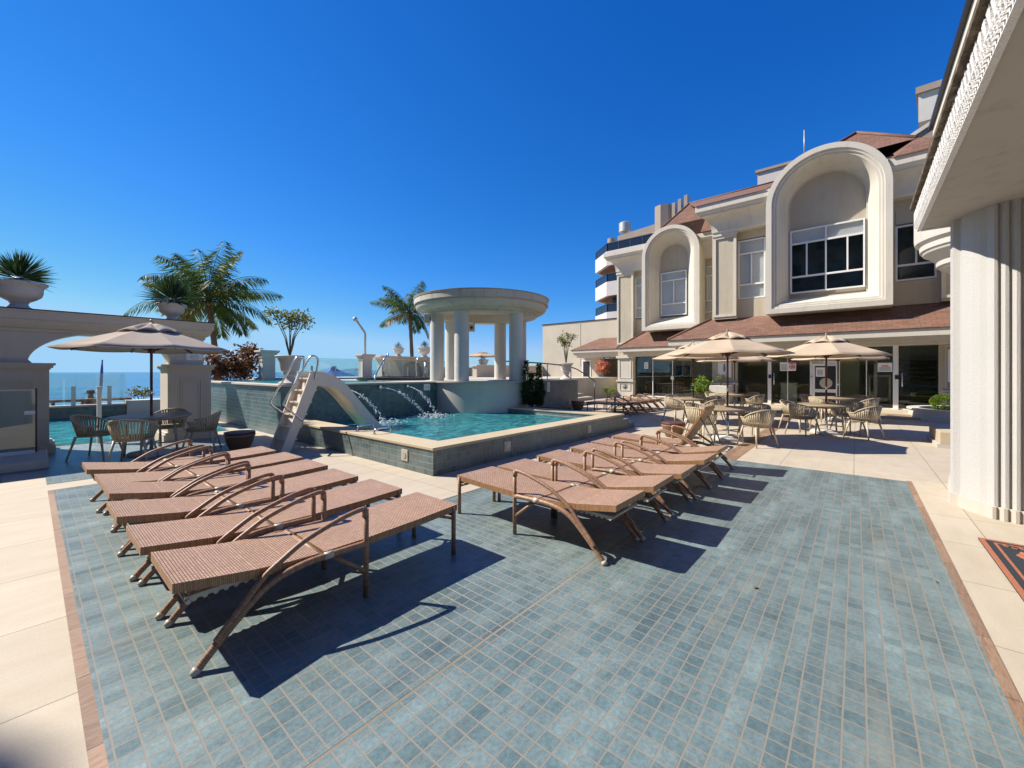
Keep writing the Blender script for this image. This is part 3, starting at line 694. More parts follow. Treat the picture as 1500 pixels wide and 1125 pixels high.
# far islands, tent
def island(x0, x1, y, h, seed, label):
    bb = MB(); n = 40; rings = []
    for i in range(n + 1):
        u = i / n; x = x0 + (x1 - x0) * u
        z = h * max(.0, math.sin(PI * u)) ** .6 * (.6 + .5 * mnoise.noise(Vector((u * 5 + seed, seed, 0)))) * 1.2
        rings.append([(x, y - 80, -3), (x, y - 30, -3 + z * .6), (x, y, -3 + z), (x, y + 60, -3 + z * .5), (x, y + 90, -3)])
    bb.loft(rings, closed=False); o = bb.build('island_hill', 'island', smooth=True); struct(o)
island(1100, 2100, 2600, 34, 3, ''); island(900, 1350, 2200, 18, 9, '')
t = thing('beach_tent', 'blue pyramid beach tent roof seen through the glass balustrade', 'tent', (22.7, 46.5, -2.5))
b = MB(); b.loft([[(-1.9, -1.9, 3.6), (1.9, -1.9, 3.6), (1.9, 1.9, 3.6), (-1.9, 1.9, 3.6)], [(-.7, -.7, 4.15), (.7, -.7, 4.15), (.7, .7, 4.15), (-.7, .7, 4.15)], [(-.04, -.04, 4.75), (.04, -.04, 4.75), (.04, .04, 4.75), (-.04, .04, 4.75)]], cap=True); b.build('roof', 'bluecloth', t)
for sx in (-1.7, 1.7):
    for sy in (-1.7, 1.7):
        b = MB(); b.tube([(sx, sy, -.2), (sx, sy, 3.65)], .05, 6); b.build('pole', 'zinc', t)
# ================================================================== MAIN BUILDING
H = thing('resort_building', 'cream two storey resort building with arched window bays and brown shingle roofs', 'building', (21, 3, 0))
def W(mb, name, mat, par=None, **kw):
    if par is None: return wb(mb, name, mat, H, **kw)
    o = mb.build(name, mat, None, **kw); o.parent = par; o.matrix_parent_inverse = Matrix(); return o
# --- ground floor, main section (front plane X = 21)
X0 = 21.0
b = MB()
b.box(X0, X0 + .25, 4.18, 5.25, 0, 2.66); b.box(X0, X0 + .25, -6.5, -2.25, 0, 2.66)
b.box(X0, X0 + .25, -6.5, 5.25, 2.66, 3.0); b.box(X0 + .25, 24.5, 5.0, 5.25, 0, 9.0)
b.box(X0, X0 + .25, 2.95, 4.18, 0, .14); b.box(X0, X0 + .25, -2.25, 2.95, 0, .13)
W(b, 'lower_wall', 'wall')
# pilaster with poster, wall panels
def framed(x, y0, y1, z0, z1, w=.05, d=.03, mat='trim', name='panel_moulding'):
    bb = MB(); bb.box(x - d, x, y0, y1, z1 - w, z1); bb.box(x - d, x, y0, y1, z0, z0 + w)
    bb.box(x - d, x, y0, y0 + w, z0 + w, z1 - w); bb.box(x - d, x, y1 - w, y1, z0 + w, z1 - w); return W(bb, name, mat)
b = MB(); b.box(20.8, 20.997, 4.2, 5.2, 0, .95); b.box(20.72, 20.998, 4.14, 5.26, .95, 1.05); W(b, 'pilaster_plinth', 'trim')
framed(20.995, 4.3, 5.1, 1.15, 2.55); framed(20.995, -3.4, -2.4, .95, 2.5); framed(20.995, -3.4, -2.4, .25, .8)
b = MB(); b.box(20.93, 20.998, -6.4, -2.3, .84, .9); W(b, 'dado_rail', 'trim')
# glass fronts
def pane(x, y0, y1, z0, z1, mat='doorglass', name='glass_pane', par=None):
    bb = MB(); bb.box(x, x + .012, y0, y1, z0, z1); return W(bb, name, mat, par)
def post(x, y0, y1, z0, z1, d=.08, mat='alu', name='frame_post', par=None):
    bb = MB(); bb.box(x - d / 2, x + d / 2, y0, y1, z0, z1); return W(bb, name, mat, par, bevel=.006)
pane(21.05, 2.99, 4.17, .14, 2.65); pane(21.05, 1.49, 2.84, .14, 2.65); pane(21.05, -1.04, .5, .14, 2.65); pane(21.05, -2.24, -1.21, .14, 2.65)
for y0, y1 in ((2.85, 2.98), (-1.2, -1.05)): post(21.0, y0, y1, .14, 2.655, .12)
for y0 in (2.26, -.3): post(21.06, y0 - .015, y0 + .015, .14, 2.65, .05)
for y0, y1 in ((1.49, 4.17), (-2.24, .5)):
    b = MB(); b.box(21.0, 21.1, y0, y1, .141, .19); W(b, 'frame_rail', 'alu')
    b = MB(); b.box(21.0, 21.1, y0, y1, 2.6, 2.655); W(b, 'frame_rail', 'alu')
for y in (2.75, -1.3):
    b = MB(); b.tube([(21.0, y, 1.0), (20.96, y, 1.02), (20.96, y, 1.5), (21.0, y, 1.52)], .018, 6); W(b, 'door_handle', 'steel')
    b = MB(); b.box(20.93, 20.94 + .02, y + .1, y + .2, 1.28, 1.44); W(b, 'door_lock', 'black')
# white service door
b = MB(); b.box(20.97, 21.05, .51, 1.48, .14, 2.66); D = W(b, 'service_door', 'alu')
for z0, z1 in ((.85, 1.80), (.25, .72)):
    b = MB(); b.box(20.955, 20.969, .62, 1.32, z0, z1); f = W(b, 'window', 'dark', D)
    b = MB(); b.box(20.93, 20.954, .57, 1.37, z1, z1 + .06); b.box(20.93, 20.954, .57, 1.37, z0 - .06, z0); b.box(20.93, 20.954, .57, .63, z0, z1); b.box(20.93, 20.954, 1.31, 1.37, z0, z1); g = b.build('frame', 'alu'); g.parent = f
b = MB(); b.lathe([(.21, -.002), (.21, .004), (.16, .012), (0, .012)], seg=24); o = b.build('plate_decoration', 'whiteplastic'); o.parent = D; o.location = (20.95, .95, 1.1); o.rotation_euler = (0, -PI / 2, 0)
b = MB(); b.ball((20.94, 1.42, 1.35), .03, 1); W(b, 'knob', 'gold', D)
# interior room
b = MB()
b.box(26.0, 26.1, -6, 5, .1, 2.9); b.box(21.2, 26, -6.1, -6, .1, 2.9); b.box(21.2, 26, 4.9, 4.99, .1, 2.66); b.box(23.5, 23.55, -.1, 1.6, .1, 2.66)
W(b, 'interior_wall', 'inwall')
b = MB(); b.face([(21.2, -6, .12), (26, -6, .12), (26, 5, .12), (21.2, 5, .12)]); W(b, 'interior_floor', 'conc')
b = MB(); b.box(21.26, 26, -6, 4.9, 2.75, 2.85); W(b, 'interior_ceiling', 'inwall')
b = MB()
for i in range(10): b.box(23.6 + i * .22, 23.9 + i * .22, -3.4, -1.5, .3 + i * .2, .36 + i * .2)
W(b, 'interior_stair', 'tabletop')
# --- eave over the main section
def eave(x, xw, y0, y1, zt, fas=.25, hipL=True, top=4.03, topY=None):
    bb = MB()
    bb.box(x, x + .12, y0, y1, zt - fas, zt); bb.box(x + .06, xw, y0, y1 - .06, zt - fas - .02, zt - fas)
    bb.box(x + .25, xw, y0, y1 - .25, zt - fas - .16, zt - fas - .021); bb.box(x + .45, xw, y0, y1 - .45, zt - fas - .27, zt - fas - .161)
    bb.box(x + .12, xw, y1 - .12, y1, zt - fas, zt - .002)
    W(bb, 'eave', 'trim')
    bb = MB(); ty = topY if topY is not None else y1 - (xw - x)
    bb.face([(x - .05, y0, zt + .004), (x - .05, y1 + .05, zt + .004), (xw, ty, top), (xw, y0, top)]); bb.face([(x - .05, y1 + .05, zt + .004), (xw, y1 + .05, zt + .004), (xw, ty, top)])
    W(bb, 'shingle_skirt_roof', 'shingle', solid=.03)
eave(19.7, 21.0, -6.5, 6.87, 3.05, topY=5.3)
# --- upper floor, main section
b = MB()
b.box(X0, X0 + .25, 4.15, 5.25, 3.0, 9.2); b.box(X0, X0 + .25, -1.13, 4.15, 7.6, 9.2); b.box(X0, X0 + .25, -6.5, -2.22, 3.0, 9.2)
b.box(X0, X0 + .25, -1.0, 3.02, 3.0, 4.9); b.box(X0, X0 + .25, 3.02, 4.15, 3.0, 4.86); b.box(X0, X0 + .25, -2.22, -1.0, 3.0, 4.93); b.box(X0, X0 + .25, -2.22, -1.13, 7.08, 9.2)
b.box(X0, X0 + .25, 2.3, 3.08, 4.9, 7.6); b.box(X0, X0 + .25, -1.12, -.4, 4.93, 7.6)
W(b, 'upper_wall', 'wall')
def window(x, y0, y1, z0, z1, vs, hs, blinds, name='window', fw=.06, dark=True, secs=()):
    """white frame with mullions, panes and blinds or a dark room behind"""
    bb = MB(); xb = x + .08
    bb.box(x, xb, y0, y1, z0, z0 + fw); bb.box(x, xb, y0, y1, z1 - fw, z1); bb.box(x, xb, y0, y0 + fw, z0 + fw, z1 - fw); bb.box(x, xb, y1 - fw, y1, z0 + fw, z1 - fw)
    for z in hs: bb.box(x + .004, xb - .004, y0 + fw, y1 - fw, z - fw * .6, z + fw * .6)
    for y, za, zb in vs: bb.box(x + .008, xb - .008, y - fw * .45, y + fw * .45, za, zb)
    o = W(bb, name, 'alu')
    bb = MB(); bb.box(x + .04, x + .046, y0 + fw, y1 - fw, z0 + fw, z1 - fw); W(bb, 'pane', 'winglass', o)
    if blinds:
        bb = MB()
        for (ya, yb, za, zb) in blinds: bb.box(x + .10, x + .115, ya, yb, za, zb)
        W(bb, 'blind', 'blind', o)
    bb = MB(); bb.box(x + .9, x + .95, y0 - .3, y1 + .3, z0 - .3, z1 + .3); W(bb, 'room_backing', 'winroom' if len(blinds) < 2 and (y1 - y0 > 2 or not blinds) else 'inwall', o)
    return o
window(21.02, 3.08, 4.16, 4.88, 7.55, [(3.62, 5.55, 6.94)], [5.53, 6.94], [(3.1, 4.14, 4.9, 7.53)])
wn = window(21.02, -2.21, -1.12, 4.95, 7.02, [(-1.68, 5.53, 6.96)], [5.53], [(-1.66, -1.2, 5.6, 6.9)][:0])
# pilasters
def pilaster(x, y0, y1, z0, z1):
    bb = MB(); bb.box(x, x + .3, y0 + .06, y1 - .06, z0 + .1, z1); bb.box(x - .02, x + .3, y0, y1, z0, z0 + .1)
    o = W(bb, 'pilaster', 'wall')
    w = .11
    bb = MB(); bb.box(x - .06, x, y0, y0 + w, z0 + .1, z1 - .12); bb.box(x - .06, x, y1 - w, y1, z0 + .1, z1 - .12); bb.box(x - .06, x, y0 + w, y1 - w, z0 + .1, z0 + .2); bb.box(x - .06, x, y0 + w, y1 - w, z1 - .24, z1 - .12)
    bb.box(x - .10, x, y0 - .04, y1 + .04, z1 - .12, z1); W(bb, 'frame_moulding', 'trim', o)
pilaster(20.72, 4.16, 5.12, 4.0, 7.96)
pilaster(20.72, -3.3, -2.28, 4.05, 7.96)
# flaring entablature
def entab(xw, y0, y1, zb=7.96, zt=9.2, left=True):
    prof = [(.0, zb), (.38, zb), (.40, zb + .06), (.43, zb + .07)]
    for k in range(9):
        a = k / 8 * PI / 2; prof.append((.43 + .42 * (1 - math.cos(a)), zb + .09 + .68 * math.sin(a)))
    prof += [(.88, zb + .79), (.88, zb + .86), (.93, zb + .88), (.98, zb + .98), (1.0, zb + .99), (1.0, zt), (0, zt)]
    rings = [[(xw - p, y0, z) for p, z in prof], [(xw - p, y1 + max(0, p - .38) * (1 if left else 0), z) for p, z in prof]]
    bb = MB(); bb.loft(rings, cap=True); W(bb, 'entablature', 'trim')
entab(21.0, 2.6, 5.12); entab(21.0, -6.5, -.9, left=False)
b = MB(); b.box(20.9, 21.0, -6.5, -2.2, 7.2, 7.3); W(b, 'string_course', 'trim')
# arched bays
def bay(yc, yb, half, spring, zb, xf, xw, innerf, innerb, wz, win):
    secs = [(half, xw + .05, yc), (half, xf, yc), (half - .2, xf, yc), (half - .22, xf + .06, yc), (half - .28, xf + .06, yc), (half - .30, xf + .13, yc), (innerf, xf + .14, yc), (innerf - .02, xf + .2, yc), (innerb + .06, xw - .1, yb), (innerb + .05, xw - .06, yb), (innerb, xw - .06, yb), (innerb, xw + .02, yb)]
    rings = []
    for h, x, c in secs:
        bt = zb + (half - h) * 1.0 if h >= innerf else zb + (half - innerf) + (innerf - h) * .95
        ring = [(x, c + h, bt)] + [(x, c + h, bt + (spring - bt) * k / 3) for k in (1, 2)]
        ring += [(x, c + h * math.cos(PI * k / 40), spring + h * math.sin(PI * k / 40)) for k in range(41)]
        ring += [(x, c - h, bt + (spring - bt) * k / 3) for k in (2, 1)] + [(x, c - h, bt)]
        rings.append(ring)
    bb = MB(); bb.loft(rings); o = W(bb, 'arched_bay', 'trim', smooth=True, angle=22)
    bb = MB(); n = rings[-1]; bb.face([(xw, yb + innerb, wz)] + [(xw, y, z) for _, y, z in n if z > wz] + [(xw, yb - innerb, wz)])
    o2 = W(bb, 'bay_back_wall', 'wall')
    # underside so that it is a solid box
    bb = MB(); bb.box(xf + .01, xw, yc - half + .01, yc + half - .01, zb - .006, zb - .002); W(bb, 'bay_underside', 'trim', o)
    return o
bay(.95, .94, 1.95, 8.43, 3.97, 19.9, 20.95, 1.58, 1.23, 7.50, None)
bay(8.05, 8.15, 1.60, 8.22, 3.97, 23.25, 24.35, 1.25, .78, 7.4, None)
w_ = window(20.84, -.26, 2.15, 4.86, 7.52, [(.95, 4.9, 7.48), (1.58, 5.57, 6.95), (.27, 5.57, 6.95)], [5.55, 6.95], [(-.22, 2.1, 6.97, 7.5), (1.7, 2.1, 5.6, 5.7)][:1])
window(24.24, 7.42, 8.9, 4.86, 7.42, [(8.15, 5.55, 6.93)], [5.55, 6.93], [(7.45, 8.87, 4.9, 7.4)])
# --- left section (front plane X = 24.5)
b = MB()
b.box(24.5, 24.75, 10.6, 11.75, 0, 9.0); b.box(24.5, 24.75, 5.25, 10.6, 2.58, 4.85); b.box(24.5, 24.75, 5.25, 10.6, 7.5, 9.0)
b.box(24.5, 24.75, 6.75, 7.3, 4.85, 7.5); b.box(24.5, 24.75, 9.1, 10.15, 4.85, 7.5); b.box(24.5, 24.75, 5.25, 6.05, 4.85, 7.5); b.box(24.75, 34, 11.5, 11.75, 0, 9.0)
W(b, 'left_wall', 'wall')
window(24.52, 10.14, 10.6, 4.92, 7.48, [], [5.55, 6.94], [(10.15, 10.59, 4.95, 7.46)])
window(24.52, 6.06, 6.74, 4.88, 7.48, [(6.4, 5.55, 6.94)], [5.55, 6.94], [(6.07, 6.73, 4.9, 7.46)])
pilaster(24.2, 10.58, 11.65, 3.2, 7.84)
entab(24.5, 9.4, 11.65, 7.84, 9.08); entab(24.5, 5.25, 6.9, 7.84, 9.08, left=False)
eave(23.2, 24.5, 5.25, 11.15, 3.0, .22, topY=9.95, top=4.0)
b = MB(); b.box(24.2, 24.5, 10.62, 11.62, 1.05, 2.55); b.box(24.1, 24.5, 10.55, 11.7, .95, 1.05); b.box(24.14, 24.5, 10.58, 11.66, 0, .3); b.box(24.18, 24.5, 10.6, 11.64, .3, .95); b.box(24.1, 24.5, 10.55, 11.7, 2.42, 2.58); W(b, 'corner_pilaster', 'trim')
framed(24.2, 10.72, 11.52, 1.15, 2.38); framed(24.18, 10.75, 11.5, .38, .88)
b = MB()
for k in range(8):
    a = k * PI / 4; b.obox((24.165, 11.12, .63), (24.165, 11.12 + .16 * math.cos(a), .63 + .16 * math.sin(a)), .03, .02, (1, 0, 0))
b.ball((24.165, 11.12, .63), .06, 1); W(b, 'rosette', 'signgrey')
for y0, y1 in ((9.5, 10.58), (8.32, 9.47), (7.17, 8.29), (5.3, 7.14)): pane(24.55, y0, y1, .1, 2.56, 'glass')
for y in (9.485, 8.305, 7.155): post(24.55, y - .02, y + .02, .08, 2.57, .05)
b = MB(); b.box(24.5, 24.6, 5.25, 10.6, 2.53, 2.58); W(b, 'frame_rail', 'alu'); b = MB(); b.box(24.5, 24.6, 5.25, 10.6, .03, .1); W(b, 'frame_rail', 'alu')
b = MB(); b.box(24.45, 24.5, 8.22, 8.38, 1.1, 1.3); W(b, 'door_lock', 'alu')
b = MB(); b.box(30, 30.1, 5, 11.6, 0, 2.6); b.box(26.1, 30, 5.0, 5.05, 0, 2.6); b.box(24.75, 30, 5.25, 11.5, 2.6, 2.65); W(b, 'interior_wall', 'inwall')
b = MB(); b.box(29.9, 29.95, 8.9, 9.9, 1.2, 2.0); W(b, 'wall_screen', 'black')
b = MB(); b.face([(24.6, 5.25, .02), (30, 5.25, .02), (30, 11.5, .02), (24.6, 11.5, .02)]); W(b, 'interior_floor', 'conc')
# --- roofs
def roof(faces, name='shingle_roof'):
    bb = MB()
    for f in faces: bb.face(f)
    return W(bb, name, 'shingle', solid=.04 if name == 'shingle_roof' else 0)
e = 9.21
def rz_(x): return e + (x - 19.95) * (11.8 - e) / 6.05
roof([[(19.95, 5.7, e), (26, 7.8, 11.8), (26, 2.92, 11.8), (19.95, 2.92, e)], [(21.03, 2.92, rz_(21.03)), (26, 2.92, 11.8), (26, -1.02, 11.8), (21.03, -1.02, rz_(21.03))], [(19.95, -1.02, e), (26, -1.02, 11.8), (26, -8, 11.8), (19.95, -8, e)],
      [(24.45, 8.85, 10.2), (26, 7.8, 11.8), (24.42, 6.43, 10.16)], [(23.4, 6.43, 9.1), (24.42, 6.43, 10.16), (26, 7.8, 11.8), (23.4, 5.0, 9.1)], [(24.45, 8.85, 10.2), (24.45, 9.6, 9.2), (34, 9.6, 9.2), (34, 7.8, 11.8), (26, 7.8, 11.8)]])
b = MB(); b.box(23.6, 34, 8.8, 12.0, 9.07, 9.16); b.box(27, 33, 9.2, 10.2, 9.16, 10.6); W(b, 'flat_roof', 'tower')
for p, q in (((26, 7.8, 11.84), (26, 2.9, 11.84)), ((26, 7.8, 11.84), (24.45, 8.85, 10.24)), ((23, 0, 11.88), (21.06, 2.2, 10.19)), ((23, 0, 11.88), (21.06, -1.7, 10.19)), ((19.68, 6.9, 3.09), (21, 5.32, 4.07)), ((23.18, 11.2, 3.04), (24.5, 9.97, 4.04))):
    b = MB(); b.tube([p, q], .06, 6); W(b, 'ridge_cap', 'shingle')
roof([[(21.04, 2.2, 10.15), (23.0, 0, 11.84), (21.04, -1.7, 10.15)], [(21.04, 2.2, 10.15), (25.9, 3.4, 11.7), (23.0, 0, 11.84)], [(21.04, -1.7, 10.15), (23.0, 0, 11.84), (25.9, -3.0, 11.75), (20.2, -3.0, 9.34)], [(21.04, -1.7, 10.15), (20.2, -3.0, 9.34), (20.3, -1.06, 9.40), (21.04, -1.06, 9.8)], [(23, 0, 11.84), (25.9, 3.4, 11.7), (25.9, -2.6, 11.7)]], 'bay_roof')
b = MB(); b.box(28, 33, .5, 4.5, 9, 13.4); W(b, 'roof_parapet', 'tower'); b = MB(); b.box(27.9, 33.1, .4, 4.6, 13.4, 13.55); W(b, 'parapet_cap', 'conc')
b = MB(); b.tube([(28, 2.23, 13.5), (28, 2.23, 15.1)], .03, 6); W(b, 'antenna', 'zinc')
b = MB(); b.prism([(30, -1.4, 9), (30, -6, 9), (30, -6, 16.0), (30, -1.4, 13.45)], (4, 0, 0)); W(b, 'rear_gable', 'conc')
b = MB(); b.prism([(29.9, -1.35, 13.40), (29.9, -6, 15.97), (29.9, -6, 16.15), (29.9, -1.35, 13.62)], (4.2, 0, 0)); W(b, 'gable_edge', 'white')
# side building
t = thing('side_building', 'plain pale rendered side building with a small shingle porch roof', 'building', (27, 16, 0))
b = MB(); b.box(27, 27.3, 11.75, 19.54, 2.6, 5.36); b.box(27, 27.3, 14.1, 19.54, 0, 2.6); b.box(27.3, 34, 19.3, 19.54, 0, 5.36); wb(b, 'wall', 'sidewall', t)
b = MB(); b.box(26.95, 34, 11.75, 19.6, 5.36, 5.42); wb(b, 'roof_edge', 'brownrail', t)
b = MB(); b.box(26.98, 27.02, 16.0, 16.05, 2.0, 5.3); wb(b, 'rain_pipe', 'sidewall', t)
b = MB(); b.box(29, 29.2, 11.75, 15, 0, 2.6); wb(b, 'porch_back_wall', 'sidewall', t)
b = MB(); b.box(28.95, 29.0, 12.3, 12.85, 0, 2.3); wb(b, 'porch_door', 'black', t)
b = MB(); b.box(26.95, 26.99, 15.2, 15.75, .65, 2.35); o = wb(b, 'side_door', 'black', t)
b = MB(); b.box(26.96, 26.99, 15.1, 15.2, .65, 2.45); b.box(26.96, 26.99, 15.75, 15.85, .65, 2.45); b.box(26.96, 26.99, 15.2, 15.75, 2.35, 2.45); g = b.build('door_frame', 'alu'); g.parent = o
b = MB(); b.box(25.6, 25.72, 11.76, 15.95, 2.95, 3.12); b.box(25.72, 27, 11.76, 15.9, 2.75, 2.95); b.box(25.95, 27, 11.76, 15.7, 2.6, 2.75); wb(b, 'porch_eave', 'trim', t)
b = MB(); b.face([(25.55, 11.76, 3.13), (25.55, 16, 3.13), (27, 14.4, 4.0), (27, 11.76, 4.0)]); b.face([(25.55, 16, 3.13), (27, 16, 3.13), (27, 14.4, 4.0)]); wb(b, 'porch_roof', 'shingle', t, solid=.03)
# ------------------------------------------------------------------ tower far behind
t = thing('balcony_tower', 'tall pale apartment tower with chamfered balconies behind the resort building', 'tower', (46, 20, 0))
b = MB(); b.box(46, 58, 6, 22.0, -2, 13.8); wb(b, 'core', 'conc', t)
plan = [(43, 8), (43, 22.05), (45.5, 24.85), (50, 24.85), (50, 8)]
for i, z in enumerate((13.85, 10.35, 6.85, 3.35)):
    b = MB(); b.prism([(x, y, z) for x, y in plan], (0, 0, 1.62)); o = wb(b, 'balcony', 'tower', t)
    b = MB(); b.prism([(x + .3, y - .25, z - .02) for x, y in plan], (0, 0, .018)); g = b.build('balcony_soffit', 'towersoff'); g.parent = o
    b = MB()
    for p, q in zip(plan[:3], plan[1:4]):
        b.obox((p[0] + .1, p[1] - .05, z + 2.55), (q[0] + .1, q[1] - .05, z + 2.55), .1, .1)
        n = max(2, int((Vector(p) - Vector(q)).length / 1.3))
        for k in range(n + 1):
            x = p[0] + (q[0] - p[0]) * k / n + .1; y = p[1] + (q[1] - p[1]) * k / n - .05
            b.obox((x, y, z + 1.6), (x, y, z + 2.55), .07, .07)
    g = b.build('railing', 'black'); g.parent = o
    b = MB()
    for p, q in zip(plan[:3], plan[1:4]): b.obox((p[0] + .1, p[1] - .05, z + 2.05), (q[0] + .1, q[1] - .05, z + 2.05), .02, .9)
    g = b.build('rail_glass', 'towerglass'); g.parent = o
b = MB(); b.box(44.4, 44.5, 8, 22, 8.5, 10.3); b.box(44.4, 44.5, 8, 22, 5, 6.8); wb(b, 'window_band', 'towerglass', t)
b = MB(); b.lathe([(.5, 13.8), (.5, 18.2)], (47, 23.4, 0), 20); wb(b, 'round_stack', 'conc', t, smooth=True)
b = MB(); b.lathe([(.35, 17), (.35, 19.2), (.75, 19.2), (.75, 20.3), (.6, 20.4), (0, 20.4)], (48.5, 22.3, 0), 20); wb(b, 'metal_cap', 'zinc', t, smooth=True, angle=30)
b = MB(); b.prism([(47, 22.6, 17.2), (47, 16.5, 17.2), (47, 16.5, 18.9), (47, 22.6, 18.4)], (1.2, 0, 0)); wb(b, 'roof_beam', 'conc', t)
b = MB(); b.lathe([(1.05, 13), (1.05, 20.6)], (47.3, 17.0, 0), 8); wb(b, 'stair_block', 'conc', t)
for i in range(3):
    b = MB(); b.box(46, 46.6, 15.3 - i * .65 , 15.65 - i * .65, 14, 20.3 + .25 * i); wb(b, 'fin', 'conc', t)
b = MB(); b.box(45, 48, 9, 17.5, 15, 17.2); wb(b, 'penthouse_wall', 'tower', t)
# hotel block at the upper right
t = thing('hotel_block', 'tall hotel block whose pale top balcony juts out beyond the roof edge', 'building', (42, -8, 0))
b = MB(); b.box(43, 56, -22, -5.5, 0, 20.8); wb(b, 'core', 'conc', t)
b = MB(); b.prism([(40, -3.3, 18.95), (46, -4.0, 18.95), (46, -20, 18.95), (40, -20, 18.95)], (0, 0, 1.95)); wb(b, 'top_balcony', 'white', t)
b = MB(); b.prism([(39.8, -3.15, 20.9), (46, -3.85, 20.9), (46, -20, 20.9), (39.8, -20, 20.9)], (0, 0, .45)); wb(b, 'balcony_cap', 'conc', t)
# unseen hotel wing, added to darken glass reflections and shade the terrace corner
t = thing('unseen_hotel_wing', 'unseen hotel wing behind the viewer, added for glass reflections and a corner shadow', 'building', (-9, -10, 0))
b = MB(); b.box(-28, -9, -34, 19.45, 0, 18.22); wb(b, 'wall', 'archwall', t)
for k in range(5):
    b = MB()
    for i in range(15): b.box(-8.99, -8.93, -32 + i * 3.3, -30 + i * 3.3, .6 + k * 3.3, 2.6 + k * 3.3)
    wb(b, 'window_row', 'black', t)
    b = MB(); b.box(-9, -8.2, -33, 2, 3.1 + k * 3.3, 3.3 + k * 3.3); wb(b, 'balcony_slab', 'white', t)
# ------------------------------------------------------------------ portico (overhang and pillar at right)
t = thing('portico', 'white portico corner with a ribbed rough cast pillar and a relief frieze overhang', 'portico', (7.2, -1.6, 0))
SX, SY, SZ = 7.2, -.62, 3.33
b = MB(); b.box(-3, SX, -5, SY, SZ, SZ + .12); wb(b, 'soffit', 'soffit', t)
b = MB(); b.box(-3, SX + .02, SY, SY + .04, SZ - .012, SZ + .27); b.box(SX, SX + .04, -5, SY, SZ - .012, SZ + .27); wb(b, 'frieze', 'frieze', t)
b = MB(); rr = random.Random(4)
for i in range(190):
    x = SX - .03 - i * .0535; h = rr.uniform(.7, 1.1)
    b.obox((x, SY + .045, SZ + .015), (x - .01, SY + .06, SZ + .085 * h), .028, .022, (0, 1, 0))
    if i % 2 == 0:
        for k in range(5):
            a = -.9 + k * .45; b.obox((x, SY + .042, SZ + .10), (x + .05 * math.sin(a), SY + .055, SZ + .10 + .145 * math.cos(a * .6) * rr.uniform(.85, 1.05)), .014, .02, (0, 1, 0))
b.box(-3, SX + .02, SY + .04, SY + .065, SZ + .086, SZ + .098)
wb(b, 'frieze_relief', 'frieze', t)
b = MB(); b.box(-3, SX + .04, SY - .2, SY + .10, SZ + .27, SZ + .315); wb(b, 'weathered_ledge', 'moss', t)
b = MB()
XE = 5.95
b.box(-3, XE - .1, -5, SY - .1, SZ + .32, SZ + .48)
b.box(-3, XE, -5, SY - .03, SZ + .48, SZ + .53); b.box(-3, XE - .03, -5, SY - .06, SZ + .53, SZ + .60); b.box(-3, XE + .04, -5, SY + .02, SZ + .60, SZ + .72); wb(b, 'upper_cornice', 'trim', t)
b = MB(); b.box(-3, XE + .07, -5, SY + .05, SZ + .72, SZ + .76); wb(b, 'gutter', 'brownrail', t)
b = MB(); b.lathe([(.10, 0), (.10, -.02), (.085, -.045), (0, -.06)], (4.62, -1.62, SZ), 20); wb(b, 'ceiling_lamp', 'sign', t, smooth=True, angle=30)
# pillar: curved body with vertical ribs
plan = []
PC = (8.05, -2.35); 
def pl(px, py): plan.append((px, py))
pl(7.12, -.86); pl(6.98, -.865); pl(6.96, -.92); pl(6.90, -.925)
for a, b_ in ((6.84, -.945), (6.76, -.985), (6.70, -1.03), (6.66, -1.075)): pl(a, b_)
for k in range(3):
    y = -1.10 - k * .072
    pl(6.60 - k * .022, y); pl(6.575 - k * .022, y - .012); pl(6.575 - k * .022, y - .036); pl(6.60 - k * .022, y - .05); 
pl(6.53, -1.33); pl(6.50, -1.6); pl(6.6, -2.2); pl(7.4, -2.5); pl(8.2, -2.2); pl(8.2, -1.0)
b = MB(); b.prism([(x, y, .0) for x, y in plan], (0, 0, SZ)); wb(b, 'pillar', 'pillar', t)
c0 = Vector((7.4, -1.6))
b = MB(); b.prism([(c0.x + (x - c0.x) * 1.035, c0.y + (y - c0.y) * 1.035, 0) for x, y in plan], (0, 0, .13)); wb(b, 'pillar_plinth', 'upcoping', t)
# round corbelled balcony beyond the pillar
t = thing('round_balcony', 'white round corbelled balcony peeping out behind the ribbed pillar', 'balcony', (18.2, -3.0, 0))
b = MB(); b.lathe([(0, 4.1), (.55, 4.15), (.75, 4.3), (.80, 4.42), (.85, 4.44), (.95, 4.62), (1.12, 4.72), (1.16, 4.78), (1.2, 4.8), (1.22, 4.95), (1.36, 5.12), (1.5, 5.2), (1.53, 5.28), (1.57, 5.3), (1.58, 5.45), (1.68, 5.55), (1.7, 5.7), (1.7, 6.6), (0, 6.6)], (18.2, -3.1, 0), 48); wb(b, 'corbel', 'white', t, smooth=True, angle=25)
b = MB(); b.box(18.2, 20.95, -3.9, -3.0, 4.6, 6.5); wb(b, 'link_block', 'white', t)
# planters at right
t = thing('low_planter', 'low pale curved planter wall with a clipped bush by the glass door', 'planter', (18.6, -3, 0))
b = MB(); b.lathe([(1.75, 0), (1.75, .32), (1.8, .33), (1.8, .37), (1.5, .37), (1.5, .2)], (19.3, -3.1, 0), 40); wb(b, 'planter_wall', 'white', t, smooth=True, angle=30)
b = MB(); b.lathe([(1.52, .3), (0, .34)], (19.3, -3.1, 0), 40, capb=False); wb(b, 'soil', 'soil', t)
b = MB(); b.box(12.0, 13.6, -2.6, -1.3, .08, .33); o = b.build('stone_block', 'coping', bevel=.01); tag(o, 'low cream stone block bench half hidden behind the ribbed pillar', 'bench')
b = MB(); b.box(11.96, 13.64, -2.64, -1.26, 0, .08); g = b.build('block_base', 'upcoping', o)
